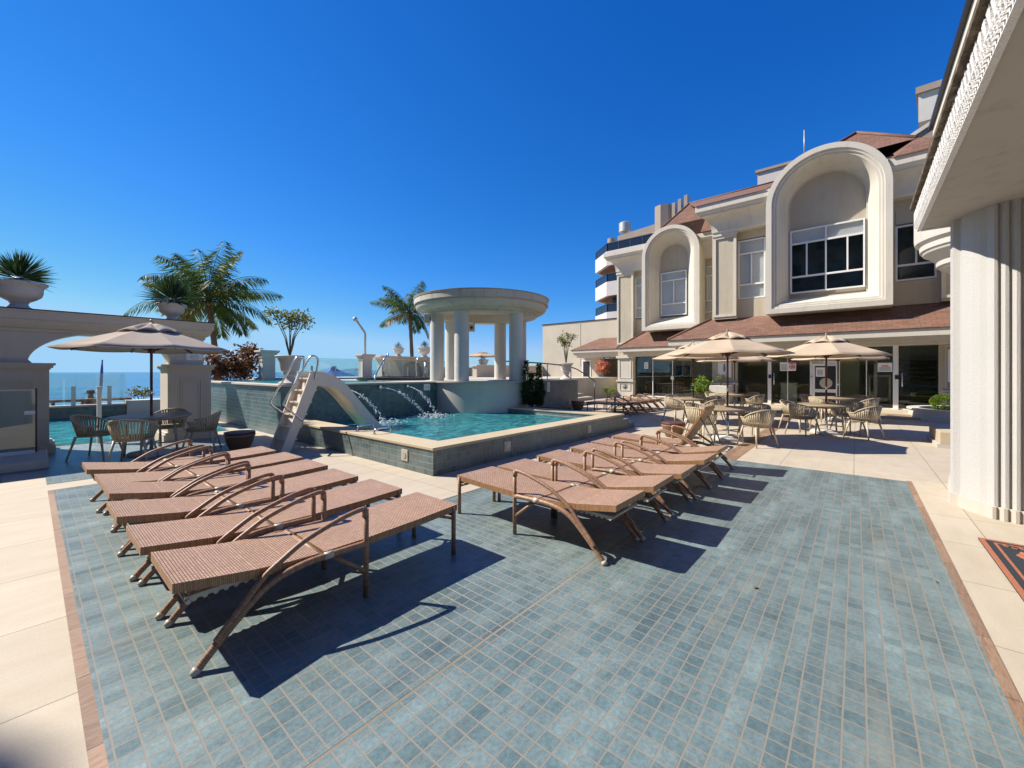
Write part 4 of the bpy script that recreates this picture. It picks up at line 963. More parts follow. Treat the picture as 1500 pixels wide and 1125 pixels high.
# doormat
t = thing('doormat', 'dark doormat with an orange border and orange script lettering', 'mat', (5.0, -1.4, .004))
b = MB(); b.box(3.55, 5.67, -2.3, -.86, .005, .018); wb(b, 'pile', 'mat', t)
b = MB()
def frame(x0, x1, y0, y1, w, z):
    b.box(x0, x1, y1 - w, y1, .018, z); b.box(x0, x1, y0, y0 + w, .018, z); b.box(x0, x0 + w, y0 + w, y1 - w, .018, z); b.box(x1 - w, x1, y0 + w, y1 - w, .018, z)
frame(3.55, 5.67, -2.3, -.86, .035, .021); frame(3.63, 5.59, -2.22, -.94, .018, .021); wb(b, 'border', 'orange', t)
b = MB(); rr = random.Random(2)
for i in range(26):
    y = -.99 - i * .045; b.tube([(5.54 + rr.uniform(-.02, .02), y, .021), (5.50 + rr.uniform(-.02, .02), y - .02, .021), (5.535, y - .035, .021)], .006, 4)
for i in range(5):   # flowing script, read from the door side
    x = 5.30 - i * .34
    b.tube(smooth_path([(x + .08, -1.06, .021), (x, -1.12, .021), (x + .1, -1.22, .021), (x - .06, -1.30, .021), (x + .06, -1.42, .021), (x - .04, -1.5, .021)], 6), .02, 5)
    b.tube(smooth_path([(x + .02, -1.03, .021), (x - .1, -1.1, .021), (x - .02, -1.2, .021), (x - .16, -1.32, .021), (x - .06, -1.4, .021)], 6), .014, 5)
wb(b, 'lettering', 'orange', t)
# posters and notices on the facade
def notice(name, x, y0, y1, z0, z1, label, red=None, lines=(), mark=None):
    q = thing(name, label, 'sign', (x, (y0 + y1) / 2, z0))
    bb = MB(); bb.box(x - .02, x, y0, y1, z0, z1); wb(bb, 'plate', 'sign', q)
    if red:
        bb = MB()
        for (a, c, d, e_) in red: bb.box(x - .024, x - .0205, y1 - c, y1 - a, z0 + d, z0 + e_)
        wb(bb, 'red_print', 'signred', q)
    if lines:
        bb = MB()
        for (a, c, z) in lines: bb.box(x - .023, x - .0205, y1 - c, y1 - a, z0 + z, z0 + z + .022)
        wb(bb, 'text_lines', 'signgrey', q)
    return q
q = notice('car_notice', 20.93, 1.95, 2.52, 1.60, 1.97, 'white notice with a red car symbol on the dark glass', [(.30, .56, .31, .36)], [(.03, .26, .05 + .05 * i) for i in range(5)])
b = MB(); b.tube([(20.905, 2.08 + .095 * math.cos(k * PI / 8), 1.77 + .095 * math.sin(k * PI / 8)) for k in range(17)], .012, 5, False); b.box(20.9, 20.908, 2.02, 2.14, 1.74, 1.78); b.box(20.9, 20.908, 2.05, 2.11, 1.78, 1.82); wb(b, 'car_symbol', 'signred', q)
notice('red_notice', 20.93, .98, 1.46, 1.86, 2.09, 'white notice with a red heading above the white service door window', [(0.02, .46, .17, .225)], [(.04, .44, .03 + .045 * i) for i in range(3)])
notice('paper_notice', 20.95, .98, 1.28, 1.36, 1.74, 'white paper taped inside the white service door window', None, [(.05, .24, .06 + .05 * i) for i in range(5)])
notice('rule_notice', 20.93, -1.03, -.62, 1.56, 1.90, 'white notice with a red heading beside the white door post at right', [(.1, .3, .2, .235)], [(.04, .37, .05 + .045 * i) for i in range(3)])
notice('door_sticker', 24.5, 9.75, 10.0, 1.75, 2.15, 'small white sticker on the leftmost glass pane', None, [(.05, .2, .08 + .07 * i) for i in range(4)])
q = notice('spa_poster', 20.96, 4.42, 5.0, 1.3, 2.2, 'tall white poster with a dark bottle motif between the glass fronts')
b = MB(); b.tube([(20.937, 4.71, 1.55), (20.937, 4.71, 1.66), (20.937, 4.71, 1.78), (20.937, 4.71, 1.95)], [.02, .05, .045, .012], 8); b.box(20.934, 20.9395, 4.55, 4.87, 1.4, 1.42); wb(b, 'motif', 'signgrey', q)
q = notice('gym_poster', 20.93, -3.05, -2.46, 1.2, 2.35, 'tall white poster with a gold dumbbell drawing at the right')
b = MB(); y = -2.75; z = 1.8
b.tube([(20.905, y + .22, z), (20.905, y - .22, z)], .02, 6)
for s in (1, -1): b.box(20.895, 20.908, y + s * .2 - .025, y + s * .2 + .025, z - .11, z + .11); b.box(20.895, 20.908, y + s * .15 - .02, y + s * .15 + .02, z - .15, z + .15)
b.tube([(20.905, y + .12 * math.cos(k * PI / 8), z + .12 + .12 * math.sin(k * PI / 8)) for k in range(17)], .01, 5, False); wb(b, 'motif', 'gold', q)
# ================================================================== LOUNGERS  (local: x head -> foot 0..1.9, y 0..0.62)
def make_lounger(raised=False, lift=0.):
    L = thing('sun_lounger', '', 'sun lounger')
    W_ = .62; y0, y1 = .03, .59; hx = .74
    # foot section of the lying surface
    prof = [(hx + .025, .392), (1.05, .388), (1.5, .396), (1.90, .412)]
    def slab(pr, th, ya, yb, name, mat, par, flip=False):
        bb = MB()
        up = [[(x, ya, z), (x, yb, z)] for x, z in pr]
        bb.loft(up, closed=False); o = bb.build(name, mat, par, recalc=True); 
        for p in o.data.polygons:
            pass
        bb = MB(); n = len(pr)
        lo = [(x, z - th) for x, z in pr]
        for y, s in ((ya, 1), (yb, -1)):
            for i in range(n - 1):
                bb.face([(pr[i][0], y, pr[i][1]), (pr[i + 1][0], y, pr[i + 1][1]), (lo[i + 1][0], y, lo[i + 1][1]), (lo[i][0], y, lo[i][1])])
        for i in (0, n - 1): bb.face([(pr[i][0], ya, pr[i][1]), (pr[i][0], yb, pr[i][1]), (lo[i][0], yb, lo[i][1]), (lo[i][0], ya, lo[i][1])])
        for i in range(n - 1): bb.face([(lo[i][0], ya, lo[i][1]), (lo[i + 1][0], ya, lo[i + 1][1]), (lo[i + 1][0], yb, lo[i + 1][1]), (lo[i][0], yb, lo[i][1])])
        bb.build('edge_wrap', 'edge', o); return o
    slab(prof, .052, y0, y1, 'lying_surface', 'weave', L)
    if raised: bp = [(hx - .015 - .62 * u * math.cos(rad(58)) * 1.16, .40 + .62 * u * math.sin(rad(58)) * 1.16) for u in (0, .33, .66, 1)]
    else: bp = [(hx - .015, .392), (.55, .402 + lift * .2), (.37, .422 + lift * .5), (.20, .45 + lift * .75), (0, .485 + lift)]
    bs = slab(bp, .052, y0, y1, 'backrest', 'weave', L)
    b = MB(); b.tube([(hx + .005, -.02, .375), (hx + .005, .64, .375)], .017, 8); b.build('hinge_bar', 'tube', L)
    for y, s in ((0, -1), (W_, 1)):
        # curved side rail sweeping down to the floor, and arm
        rail = smooth_path([(1.03, y, .365), (.77, y, .372), (.63, y, .37), (.50, y, .348), (.40, y, .305), (.31, y, .232), (.22, y, .148), (.12, y, .045), (.085, y, .0)], 5)
        b = MB(); b.tube(rail, .0215, 10); o = b.build('curved_leg', 'tube', L)
        b = MB(); b.tube([(.098, y, .025), (.078, y, 0)], .024, 8); b.build('foot_cap', 'whiteplastic', o)
        b = MB(); b.tube([(.80, y, .373), (.745, y, .373)], .0245, 8); b.build('clip', 'whiteplastic', o)
        arm = smooth_path([(1.035, y, .56), (1.03, y, .596), (1.0, y, .606), (.92, y, .596), (.83, y, .576), (.63, y, .512), (.50, y, .440), (.40, y, .372), (.30, y, .262), (.205, y + s * .012, .17), (.17, y + s * .012, .13)], 5)
        b = MB(); b.tube(arm, .0165, 10); b.build('armrest', 'tube', L)
        b = MB(); b.tube([(1.035, y, .57), (1.035, y, .3), (1.035, y, 0)], .0185, 10); o = b.build('post', 'tube', L)
        b = MB(); b.tube([(1.03, y, .605), (1.03, y, .55)], .0225, 8); b.build('binding', 'tube', o)
        b = MB(); b.tube([(1.035, y, .17), (.82, y - s * .03, .34)], .015, 8); b.build('brace', 'tube', L)
        b = MB(); b.tube([(1.865, y1 - .005 if s > 0 else y0 + .005, .40), (1.865, y1 - .005 if s > 0 else y0 + .005, 0)], .0195, 10); b.build('foot_leg', 'tube', L)
        b = MB(); b.tube([(1.86, y1 - .01 if s > 0 else y0 + .01, .30), (1.70, y1 - .05 if s > 0 else y0 + .05, .36)], .013, 6); b.build('corner_brace', 'tube', L)
        # toothed plastic rack that props the backrest
        yr = y0 + .05 if s < 0 else y1 - .05
        pts = [(.06, .345), (.06, .375)] + [(.62, .375), (.62, .352)]
        n = 7
        for i in range(n):
            xa = .40 - i * .048
            pts += [(xa, .352), (xa - .006, .340), (xa - .020, .339), (xa - .028, .352)]
        b = MB(); b.prism([(x, yr, z) for x, z in pts], (0, .014, 0)); b.build('ratchet_rack', 'whiteplastic', L)
    b = MB(); b.tube([(1.866, y0, .33), (1.866, y1, .33)], .013, 6); b.build('cross_bar', 'tube', L)
    b = MB(); b.tube([(.07, .06, .352), (.07, .56, .352)], .013, 6); b.build('rack_bar', 'whiteplastic', L); b = MB(); b.tube([(.60, .06, .35), (.60, .56, .35)], .013, 6); b.build('rack_bar', 'whiteplastic', L)
    if raised:
        b = MB(); b.tube([(.20, .12, .36), (.44, .12, .86)], .012, 6); b.build('prop_stay', 'zinc', L); b = MB(); b.tube([(.20, .5, .36), (.44, .5, .86)], .012, 6); b.build('prop_stay', 'zinc', L)
    return L
ORD = ['nearest', 'second', 'third', 'fourth', 'fifth', 'farthest']
flat = None
GL = 'wicker sun loungers in the left row'; GR = 'wicker sun loungers in the right row'; GF = 'wicker sun loungers by the glass front'
ys = [2.58, 3.34, 4.10, 4.86, 5.58, 6.36]
dx = [.46, .44, .41, .44, .45, .40]
jit = random.Random(5)
variants = []
for i in range(6):
    lab = ['brown wicker sun lounger nearest to the viewer at the front of the left row', 'second brown wicker sun lounger from the front of the left row', 'third brown wicker sun lounger from the front of the left row', 'fourth brown wicker sun lounger from the front of the left row', 'fifth brown wicker sun lounger from the front of the left row', 'last brown wicker sun lounger of the left row, closest to the parasol table'][i]
    if flat is None:
        flat = make_lounger(); flat.location = (dx[i], ys[i], .006); flat['label'] = lab; flat['group'] = GL; flat.rotation_euler = (0, 0, 0)
        variants = [make_lounger(False, -.022), make_lounger(False, .018)]
    else: dup((flat, variants[0], flat, variants[1], variants[0], flat)[i], (dx[i], ys[i], .006), rad(jit.uniform(-.8, .8)), lab, GL)
xs_ = [2.97, 3.63, 4.44, 5.20, 5.86]
for i in range(5):
    lab = ['front brown wicker sun lounger of the right row, nearest to the viewer', 'second brown wicker sun lounger of the right row counted from the front', 'third brown wicker sun lounger of the right row counted from the front', 'fourth brown wicker sun lounger of the right row counted from the front', 'fifth brown wicker sun lounger of the right row, flat beside the raised one'][i]
    dup((flat, variants[1], variants[0], flat, variants[1])[i], (xs_[i] + .62, 1.42 + jit.uniform(-.03, .03), .006), PI / 2 + rad(jit.uniform(-1, 1)), lab, GR)
for v_ in variants:
    for ch in list(v_.children_recursive): bpy.data.objects.remove(ch)
    bpy.data.objects.remove(v_)
rz = make_lounger(True); rz['label'] = 'brown wicker sun lounger with raised backrest at the far end of the right row'; rz['group'] = GR
rz.location = (6.62 + .62, 1.42, .006); rz.rotation_euler = (0, 0, PI / 2)
for i, x in enumerate((13.75, 14.5, 15.25, 16.0, 16.8)):
    lab = ['shaded brown sun lounger nearest to the pool in the far row', 'second sun lounger of the far row by the glass front counted from the pool', 'third sun lounger of the far row by the glass front counted from the pool', 'fourth sun lounger of the far row by the glass front counted from the pool', 'last sun lounger of the far row, closest to the glass front'][i]
    dup(flat, (x + .62, 6.0 + .02 * i, 0), PI / 2 + rad(jit.uniform(-2, 2)), lab, GF)

# ================================================================== ROPE CHAIRS (local: faces +x)
def rope_chair():
    C = thing('rope_chair', '', 'armchair')
    def ring(u, rx, ry, z0, z1, xo=0.):
        # u 0..1 around the back from one arm to the other
        a = PI * (.40 + .0) ; th = -2.25 + 4.5 * u          # angle measured from the back (-x)
        c = math.cos(th); s_ = math.sin(th)
        k = max(0., c)
        return Vector((xo - rx * c, ry * s_, z0 + (z1 - z0) * (k ** .8)))
    top = [ring(i / 40, .30, .325, .60, .775, -.01) for i in range(41)]
    bot = [ring(i / 40, .225, .25, .415, .40, .0) for i in range(41)]
    b = MB(); b.tube(top, .013, 8); b.build('top_rail', 'ropeframe', C)
    b = MB(); b.tube(bot, .011, 6); b.tube([bot[-1], bot[0]], .011, 6); b.build('seat_ring', 'ropeframe', C)
    b = MB(); n = 34; rr = random.Random(3)
    for i in range(n):
        u = (i + .5) / n; w = .0105 * (1.0 if .1 < u < .9 else .8)
        for sgn in (0,):
            a0 = ring(max(0, u - w), .302, .327, .60, .775, -.01); a1 = ring(min(1, u + w), .302, .327, .60, .775, -.01)
            uu = .03 + u * .94 + rr.uniform(-.004, .004)
            b0 = ring(max(0, uu - w * .9), .228, .253, .415, .40); b1 = ring(min(1, uu + w * .9), .228, .253, .415, .40)
            m = .5; mid0 = a0.lerp(b0, m); mid1 = a1.lerp(b1, m)
            b.loft([[a0, a1], [mid0, mid1], [b0, b1]], closed=False)
    b.build('rope_weave', 'rope', C, solid=.009, smooth=True)
    b = MB(); pts = [(.235 * math.cos(k * PI / 12) * (1.05 if math.cos(k * PI / 12) > 0 else 1), .245 * math.sin(k * PI / 12)) for k in range(24)]
    b.loft([[(x * e, y * e, z) for x, y in pts] for e, z in ((.9, .40), (1., .42), (1., .445), (.93, .465), (.7, .475))], cap=True); b.build('seat_cushion', 'cushion', C, smooth=True, angle=60)
    for sx, sy in ((1, 1), (1, -1), (-1, 1), (-1, -1)):
        b = MB(); b.tube([(sx * .18, sy * .19, .41), (sx * .27, sy * .26, 0)], [.021, .013], 8); b.build('leg', 'ropeframe', C)
    return C
def table():
    T = thing('round_table', '', 'table')
    b = MB(); b.lathe([(.56, .705), (.60, .71), (.60, .735), (.59, .742), (.03, .742)], seg=40); o = b.build('tabletop', 'tabletop', T, smooth=True, angle=30)
    b = MB()
    for k in range(-5, 6):
        h = math.sqrt(.585 ** 2 - (k * .1) ** 2); b.box(k * .1 - .002, k * .1 + .002, -h, h, .742, .7428)
    b.build('slat_gap', 'black', o)
    b = MB(); b.lathe([(.36, .66), (.36, .705)], seg=24, capb=False); b.build('apron', 'ropeframe', T, smooth=True)
    for k in range(4):
        a = PI / 4 + k * PI / 2; b = MB(); b.tube([(.34 * math.cos(a), .34 * math.sin(a), .70), (.40 * math.cos(a), .40 * math.sin(a), 0)], [.022, .018], 8); b.build('leg', 'ropeframe', T)
    b = MB(); b.tube([(.28, .28, .22), (-.28, -.28, .22)], .013, 6); b.tube([(-.28, .28, .22), (.28, -.28, .22)], .013, 6); b.build('stretcher', 'ropeframe', T)
    return T
def parasol(canv):
    P = thing('parasol', '', 'parasol')
    b = MB(); b.loft([[(sx * w, sy * w, z) for sx, sy in ((-1, -1), (1, -1), (1, 1), (-1, 1))] for w, z in ((.25, 0), (.25, .05), (.21, .08), (.06, .10))], cap=True); b.build('base_slab', 'urn', P, bevel=.01)
    b = MB(); b.tube([(0, 0, .08), (0, 0, .55)], .03, 10); b.build('base_sleeve', 'steel', P)
    b = MB(); b.tube([(0, 0, .5), (0, 0, 1.12)], .0215, 10); b.tube([(0, 0, 1.2), (0, 0, 2.38)], .0215, 10); b.build('pole', 'pole', P)
    b = MB(); b.tube([(0, 0, 1.11), (0, 0, 1.21)], .023, 10); b.build('pole_joint', 'steel', P)
    R = 1.30; zt = 2.41; zr = 1.965; N = 8
    def cz(r): return zt - (zt - zr) * (r / R) ** 1.08
    b = MB(); na = 6; rs = [.05, .2, .40, .65, .9, 1.12, R]; rings = []
    for r in rs:
        ring = []
        for k in range(N):
            for j in range(na):
                a0 = 2 * PI * (k + .5) / N; a1 = 2 * PI * (k + 1.5) / N; f = j / na
                x = r * (math.cos(a0) * (1 - f) + math.cos(a1) * f); y = r * (math.sin(a0) * (1 - f) + math.sin(a1) * f)
                ring.append((x, y, cz(r) - .022 * (r / R) * math.sin(PI * f)))
        rings.append(ring)
    b.loft(rings); rim = [(x * 1.003, y * 1.003, z - .012) for x, y, z in rings[-1]]; b.loft([rings[-1], rim])
    cn = b.build('canopy', canv, P, smooth=True, angle=14, solid=.004)
    b = MB(); rings = []
    for r, dz in ((.03, .055), (.2, .06), (.36, .055), (.47, .035)):
        ring = []
        for k in range(N):
            for j in range(na):
                a0 = 2 * PI * (k + .5) / N; a1 = 2 * PI * (k + 1.5) / N; f = j / na
                x = r * (math.cos(a0) * (1 - f) + math.cos(a1) * f); y = r * (math.sin(a0) * (1 - f) + math.sin(a1) * f)
                ring.append((x, y, cz(r) + .012 + (dz * math.sin(PI * f) if r > .1 else dz)))
        rings.append(ring)
    b.loft(rings); b.build('vent_cap', canv, cn, smooth=True, angle=14, solid=.004)
    b = MB(); b.lathe([(.02, 2.40), (.03, 2.47), (.02, 2.50), (.028, 2.52), (0, 2.545)], seg=12, capb=False); b.build('finial', 'tabletop', P, smooth=True)
    b = MB(); b.lathe([(.05, 1.90), (.055, 1.95), (.05, 2.0)], seg=12); b.build('hub', 'pole', P)
    for k in range(N):
        a = 2 * PI * (k + .5) / N; c, s = math.cos(a), math.sin(a)
        b = MB(); b.obox((.04 * c, .04 * s, 2.37), ((R - .02) * c, (R - .02) * s, zr - .012), .022, .026); rb = b.build('rib', 'pole', P)
        b = MB(); b.obox((.05 * c, .05 * s, 1.95), (.66 * c, .66 * s, cz(.66) - .03), .018, .022); b.build('strut', 'pole', rb)
    return P
CH = None; TB = None; PA = None
sets = [((1.47, 10.08), 'left parasol table by the portal', 'canvasshade'), ((10.3, 2.25), 'parasol table closest to the raised lounger', 'canvas'), ((12.95, .58), 'parasol table closest to the ribbed pillar', 'canvas'),
        ((13.4, 3.9), 'parasol table behind the far lounger row', 'canvas'), ((16.75, .45), 'rear parasol table near the service door', 'canvas'), ((16.87, 3.45), 'rear parasol table near the bottle poster', 'canvas')]
sides = [(151, 'left'), (-119, 'near'), (-29, 'right'), (61, 'far')]
jit = random.Random(9)
for i, ((x, y), where, canv) in enumerate(sets):
    if TB is None: TB = table(); T = TB; T.location = (x, y, 0); T['label'] = 'round slatted teak table: the ' + where; T['group'] = 'round terrace tables'
    else: T = dup(TB, (x, y, 0), rad(29), 'round slatted teak table: the ' + where, 'round terrace tables')
    T.rotation_euler = (0, 0, rad(16))
    if i == 0: P = parasol('canvasshade'); P0 = P
    elif PA is None: P = PA = parasol('canvas')
    else: P = dup(PA, (x, y, 0), 0, '')
    P.location = (x, y, 0 if i else .004); P.rotation_euler = (0, 0, rad([28, 40, 36, 20, 44, 31][i])); P['group'] = 'octagonal parasols on the terrace'
    P['label'] = ('shade-greyed beige' if i == 0 else 'beige') + ' octagonal canvas parasol through the ' + where
    for a, nm in sides:
        aa = rad(a + jit.uniform(-5, 5)); d = .80 + jit.uniform(-.04, .06)
        loc = (x + d * math.cos(aa), y + d * math.sin(aa), .004)
        lab = 'beige rope armchair on the %s side of the %s' % (nm, where)
        if CH is None: CH = rope_chair(); c = CH; c.location = loc; c['label'] = lab; c['group'] = 'beige rope armchairs'
        else: c = dup(CH, loc, 0, lab, 'beige rope armchairs')
        c.rotation_euler = (0, 0, aa + PI + rad(jit.uniform(-9, 9)))
# drum side tables
def drum():
    D = thing('drum_table', '', 'side table')
    b = MB(); b.lathe([(.19, 0), (.20, .02), (.25, .16), (.29, .30), (.30, .33)], seg=36, flute=36, fd=.012); b.build('wicker_body', 'drum', D, smooth=True)
    b = MB(); b.lathe([(.30, .325), (.312, .33), (.312, .345), (.30, .35)], seg=36); b.build('rim_band', 'tabletop', D, smooth=True, angle=30)
    b = MB(); b.lathe([(.29, .35), (.305, .355), (.305, .41), (.30, .418), (0, .42)], seg=36); o = b.build('wooden_top', 'drumtop', D, smooth=True, angle=30)
    b = MB()
    for k in (-1, 0, 1):
        h = math.sqrt(.298 ** 2 - (k * .14) ** 2); b.box(k * .14 - .002, k * .14 + .002, -h, h, .42, .4207)
    b.build('slat_gap', 'black', o)
    return D
D0 = None
for (x, y, lab) in ((2.72, 9.45, 'dark wicker drum table with a wooden top left of the slide ladder'), (9.95, 3.35, 'dark wicker drum table beside the raised lounger'), (14.55, 8.75, 'dark wicker drum table near the tiled wall and the far lounger row')):
    if D0 is None: D0 = drum(); D0.location = (x, y, .004); D0.scale = (.88, .88, .84); D0['label'] = lab; D0['group'] = 'wicker drum tables'
    else: dup(D0, (x, y, .0), rad(40), lab, 'wicker drum tables')
# wooden chairs and table inside the left room
def wood_chair():
    C = thing('wooden_chair', '', 'chair')
    b = MB(); b.box(-.22, .22, -.22, .22, .43, .47); b.build('seat', 'cushion', C, bevel=.01)
    for sx, sy in ((1, 1), (1, -1), (-1, 1), (-1, -1)):
        b = MB(); b.obox((sx * .2, sy * .2, 0), (sx * .2, sy * .2, .43 if sx > 0 else .95), .04, .04, (0, 1, 0)); b.build('leg', 'woodchair', C)
    b = MB(); b.box(-.22, -.18, -.18, .18, .88, .95); b.box(-.22, -.18, -.18, .18, .55, .6); b.obox((-.2, -.18, .6), (-.2, .18, .88), .02, .03, (1, 0, 0)); b.obox((-.2, .18, .6), (-.2, -.18, .88), .02, .03, (1, 0, 0)); b.build('cross_back', 'woodchair', C)
    b = MB(); b.box(-.2, .24, -.24, -.2, .64, .68); b.box(-.2, .24, .2, .24, .64, .68); b.obox((.2, -.22, .43), (.2, -.22, .65), .03, .03, (1, 0, 0)); b.obox((.2, .22, .43), (.2, .22, .65), .03, .03, (1, 0, 0)); b.build('armrest', 'woodchair', C)
    return C
wc = None
for k, (x, y, a, lab) in enumerate(((25.3, 10.0, 200, 'honey wood chair behind the leftmost glass pane'), (25.5, 8.9, 170, 'honey wood chair behind the second glass pane, left one'), (25.5, 8.15, 20, 'honey wood chair behind the glass door joint'), (25.6, 7.0, 175, 'honey wood chair behind the third glass pane'), (25.4, 6.3, 190, 'honey wood chair behind the rightmost pane of the left room'))):
    if wc is None: wc = wood_chair(); wc.location = (x, y, .02); wc.rotation_euler = (0, 0, rad(a)); wc['label'] = lab; wc['group'] = 'wooden chairs in the left room'
    else: dup(wc, (x, y, .02), rad(a), lab, 'wooden chairs in the left room')
for k, y in enumerate((9.2, 6.7)):
    t = thing('dining_table', 'dark dining table inside the left room, ' + ('towards the corner pilaster' if k == 0 else 'towards the main front'), 'table', (26.4, y, .02))
    b = MB(); b.box(-.4, .4, -.8, .8, .71, .75); b.build('tabletop', 'drumtop', t)
    for sx in (-.33, .33):
        for sy in (-.7, .7):
            b = MB(); b.box(sx - .03, sx + .03, sy - .03, sy + .03, 0, .71); b.build('leg', 'drumtop', t)
t = thing('console_table', 'small yellowish console table behind the dark glass left of the white service door', 'table', (22.0, 1.75, .14))
b = MB(); b.box(-.2, .2, -.3, .3, .8, .86); b.build('top', 'woodchair', t)
for sy in (-.26, .26):
    b = MB(); b.box(-.18, .18, sy - .03, sy + .03, 0, .8); b.build('leg', 'woodchair', t)
t = thing('display_case', 'pale glass display case behind the dark glass left of the service door', 'case', (22.1, 2.3, .14))
b = MB(); b.box(-.3, .3, -.3, .3, 0, .9); b.build('body', 'blind', t, bevel=.01)
b = MB(); b.box(-.33, .33, -.33, .33, .9, .93); b.build('top', 'alu', t)
t = thing('treadmill', 'white treadmill inside behind the glass left of the right white post', 'treadmill', (22.4, -.7, .14))
b = MB(); b.box(-.8, .8, -.3, .3, .08, .2); b.build('deck', 'black', t, bevel=.02)
for s in (-.3, .3):
    b = MB(); b.obox((-.5, s, .15), (-.65, s, 1.25), .06, .06, (0, 1, 0)); b.obox((-.65, s, .95), (-.15, s, .9), .05, .05); b.build('upright', 'whiteplastic', t)
b = MB(); b.obox((-.62, -.33, 1.25), (-.62, .33, 1.25), .2, .06); b.build('console', 'whiteplastic', t)
# ================================================================== PLANTS
def leafq(b, p, d, up, L, w, bend=0.):
    d = d.normalized(); r = d.cross(up)
    if r.length < 1e-3: r = d.orthogonal()
    r.normalize(); n = r.cross(d)
    q = p + d * L * .5 + n * bend * L; e = p + d * L + n * bend * L * -.2
    v = [b.v(*p), b.v(*(q + r * w / 2)), b.v(*e), b.v(*(q - r * w / 2))]
    b.face(v)
def palm(x, y, z0, h, R, seed, label, nf=26, lean=(0, 0)):
    r = random.Random(seed)
    t = thing('palm_tree', label, 'palm tree', (x, y, z0))
    b = MB(); n = 14
    b.tube([(lean[0] * (i / n) ** 2, lean[1] * (i / n) ** 2, h * i / n) for i in range(n + 1)], [.20 - .07 * i / n + (.015 if i % 2 else 0) for i in range(n + 1)], 10); b.build('trunk', 'bark', t)
    top = Vector((lean[0], lean[1], h))
    green = MB(); dry = MB()
    for k in range(nf):
        az = k * 2.39996 + r.uniform(-.25, .25); u = k / (nf - 1)
        el = rad(82 - 108 * u ** 1.05 + r.uniform(-9, 9)); Lf = R * (.88 + .22 * r.random()) * (1 - .12 * (u > .8))
        b = dry if (u > .93 and r.random() < .6) else green
        p = top.copy(); dirh = Vector((math.cos(az), math.sin(az), 0)); seg = 16; spine = []; e = el
        droop = rad(r.uniform(60, 95)) * (1 - .3 * u) * (.8 if u < .2 else 1)
        for i in range(seg + 1):
            spine.append(p.copy()); e = el - droop * (i / seg) ** 1.5
            p = p + (dirh * math.cos(e) + Vector((0, 0, 1)) * math.sin(e)) * Lf / seg
        b.tube(spine, [.035 * (1 - i / seg * .85) for i in range(seg + 1)], 4, False)
        side = dirh.cross(Vector((0, 0, 1)))
        for i in range(2, seg):
            for j in range(4):
                f = (i + j / 4) / seg; a = spine[i].lerp(spine[min(i + 1, seg)], j / 4); tg = (spine[min(i + 1, seg)] - spine[i]).normalized()
                ln = R * .36 * (math.sin(PI * min(1, f * .92 + .06)) ** .6) * r.uniform(.8, 1.1)
                for s in (1, -1):
                    d = side * s * .85 + tg * .7 + Vector((0, 0, -.55 - .75 * r.random()))
                    up = side.cross(tg) * s + Vector((r.uniform(-.3, .3), r.uniform(-.3, .3), r.uniform(-.2, .4)))
                    leafq(b, a, d, up, ln, .055 * R / 3, -.06)
    o = green.build('crown', 'palm', t, recalc=False)
    if len(dry.bm.faces): dry.build('dry_fronds', 'palmdry', t, recalc=False)
    b = MB()
    for k in range(7): b.ball(top + Vector((.22 * math.cos(k * .9), .22 * math.sin(k * .9), -.15 - .05 * (k % 3))), .11, 1, (1, 1, 1.3))
    b.build('coconuts', 'palmdry', t, smooth=True)
palm(7.2, 28.5, -2.6, 8.35, 3.7, 21, 'large coconut palm rising behind the portal wall', 26, (-.5, .3))
palm(22.3, 30.5, -2.6, 9.5, 3.3, 33, 'smaller coconut palm left of the gazebo roof', 19, (-.4, 0))
def yucca(loc, R, seed, label, par=None, n=130):
    r = random.Random(seed); t = thing('yucca', label, 'plant', loc, 0, 'spiky plants in urns')
    b = MB(); b.tube([(0, 0, -.05), (0, 0, .12)], [.05, .07], 7); b.build('stem', 'bark', t)
    b = MB()
    for k in range(n):
        az = r.uniform(0, 2 * PI); el = rad(r.uniform(-22, 88)); L = R * r.uniform(.8, 1.05) * (1.0 if el > 0 else .9)
        d = Vector((math.cos(az) * math.cos(el), math.sin(az) * math.cos(el), math.sin(el)))
        leafq(b, Vector((0, 0, .12)) + d * .04, d, Vector((r.uniform(-1, 1), r.uniform(-1, 1), 1)), L, R * .055, .02)
    b.build('leaves', 'yucca', t, recalc=False); return t
BOWL = [(.17, 0), (.175, .03), (.12, .06), (.10, .10), (.12, .14), (.20, .19), (.255, .24), (.275, .30), (.275, .36), (.29, .40), (.325, .43), (.335, .45), (.32, .47), (.28, .47), (.27, .42), (0, .41)]
def urn(loc, s, label, prof=BOWL, flute=0, group='white stone urns'):
    t = thing('urn', label, 'urn', loc, 0, group)
    b = MB(); b.lathe([(r * s, z * s) for r, z in prof[:-1]], seg=48, flute=flute, fd=.018 if flute else 0, capb=False); b.build('bowl', 'urn', t, smooth=True, angle=35)
    b = MB(); b.lathe([(prof[-2][0] * s * .99, prof[-2][1] * s), (0, prof[-1][1] * s)], seg=24, capb=False); b.build('soil', 'soil', t)
    return t
urn((-.13, 12.1, 2.72), 1.12, 'white bowl urn on the left end of the portal wall'); yucca((-.13, 12.1, 3.2), .52, 4, 'spiky dark yucca in the left urn on the portal wall', n=240)
urn((2.12, 12.1, 2.72), .86, 'white bowl urn on the right end of the portal wall'); yucca((2.12, 12.1, 3.10), .62, 6, 'drooping spiky yucca in the right urn on the portal wall', n=240)
urn((17.9, 26.3, 2.72), 1.35, 'distant white urn on the far portal left of the gazebo'); yucca((17.9, 26.3, 3.3), .42, 7, 'small spiky plant in the distant urn left of the gazebo', n=90)
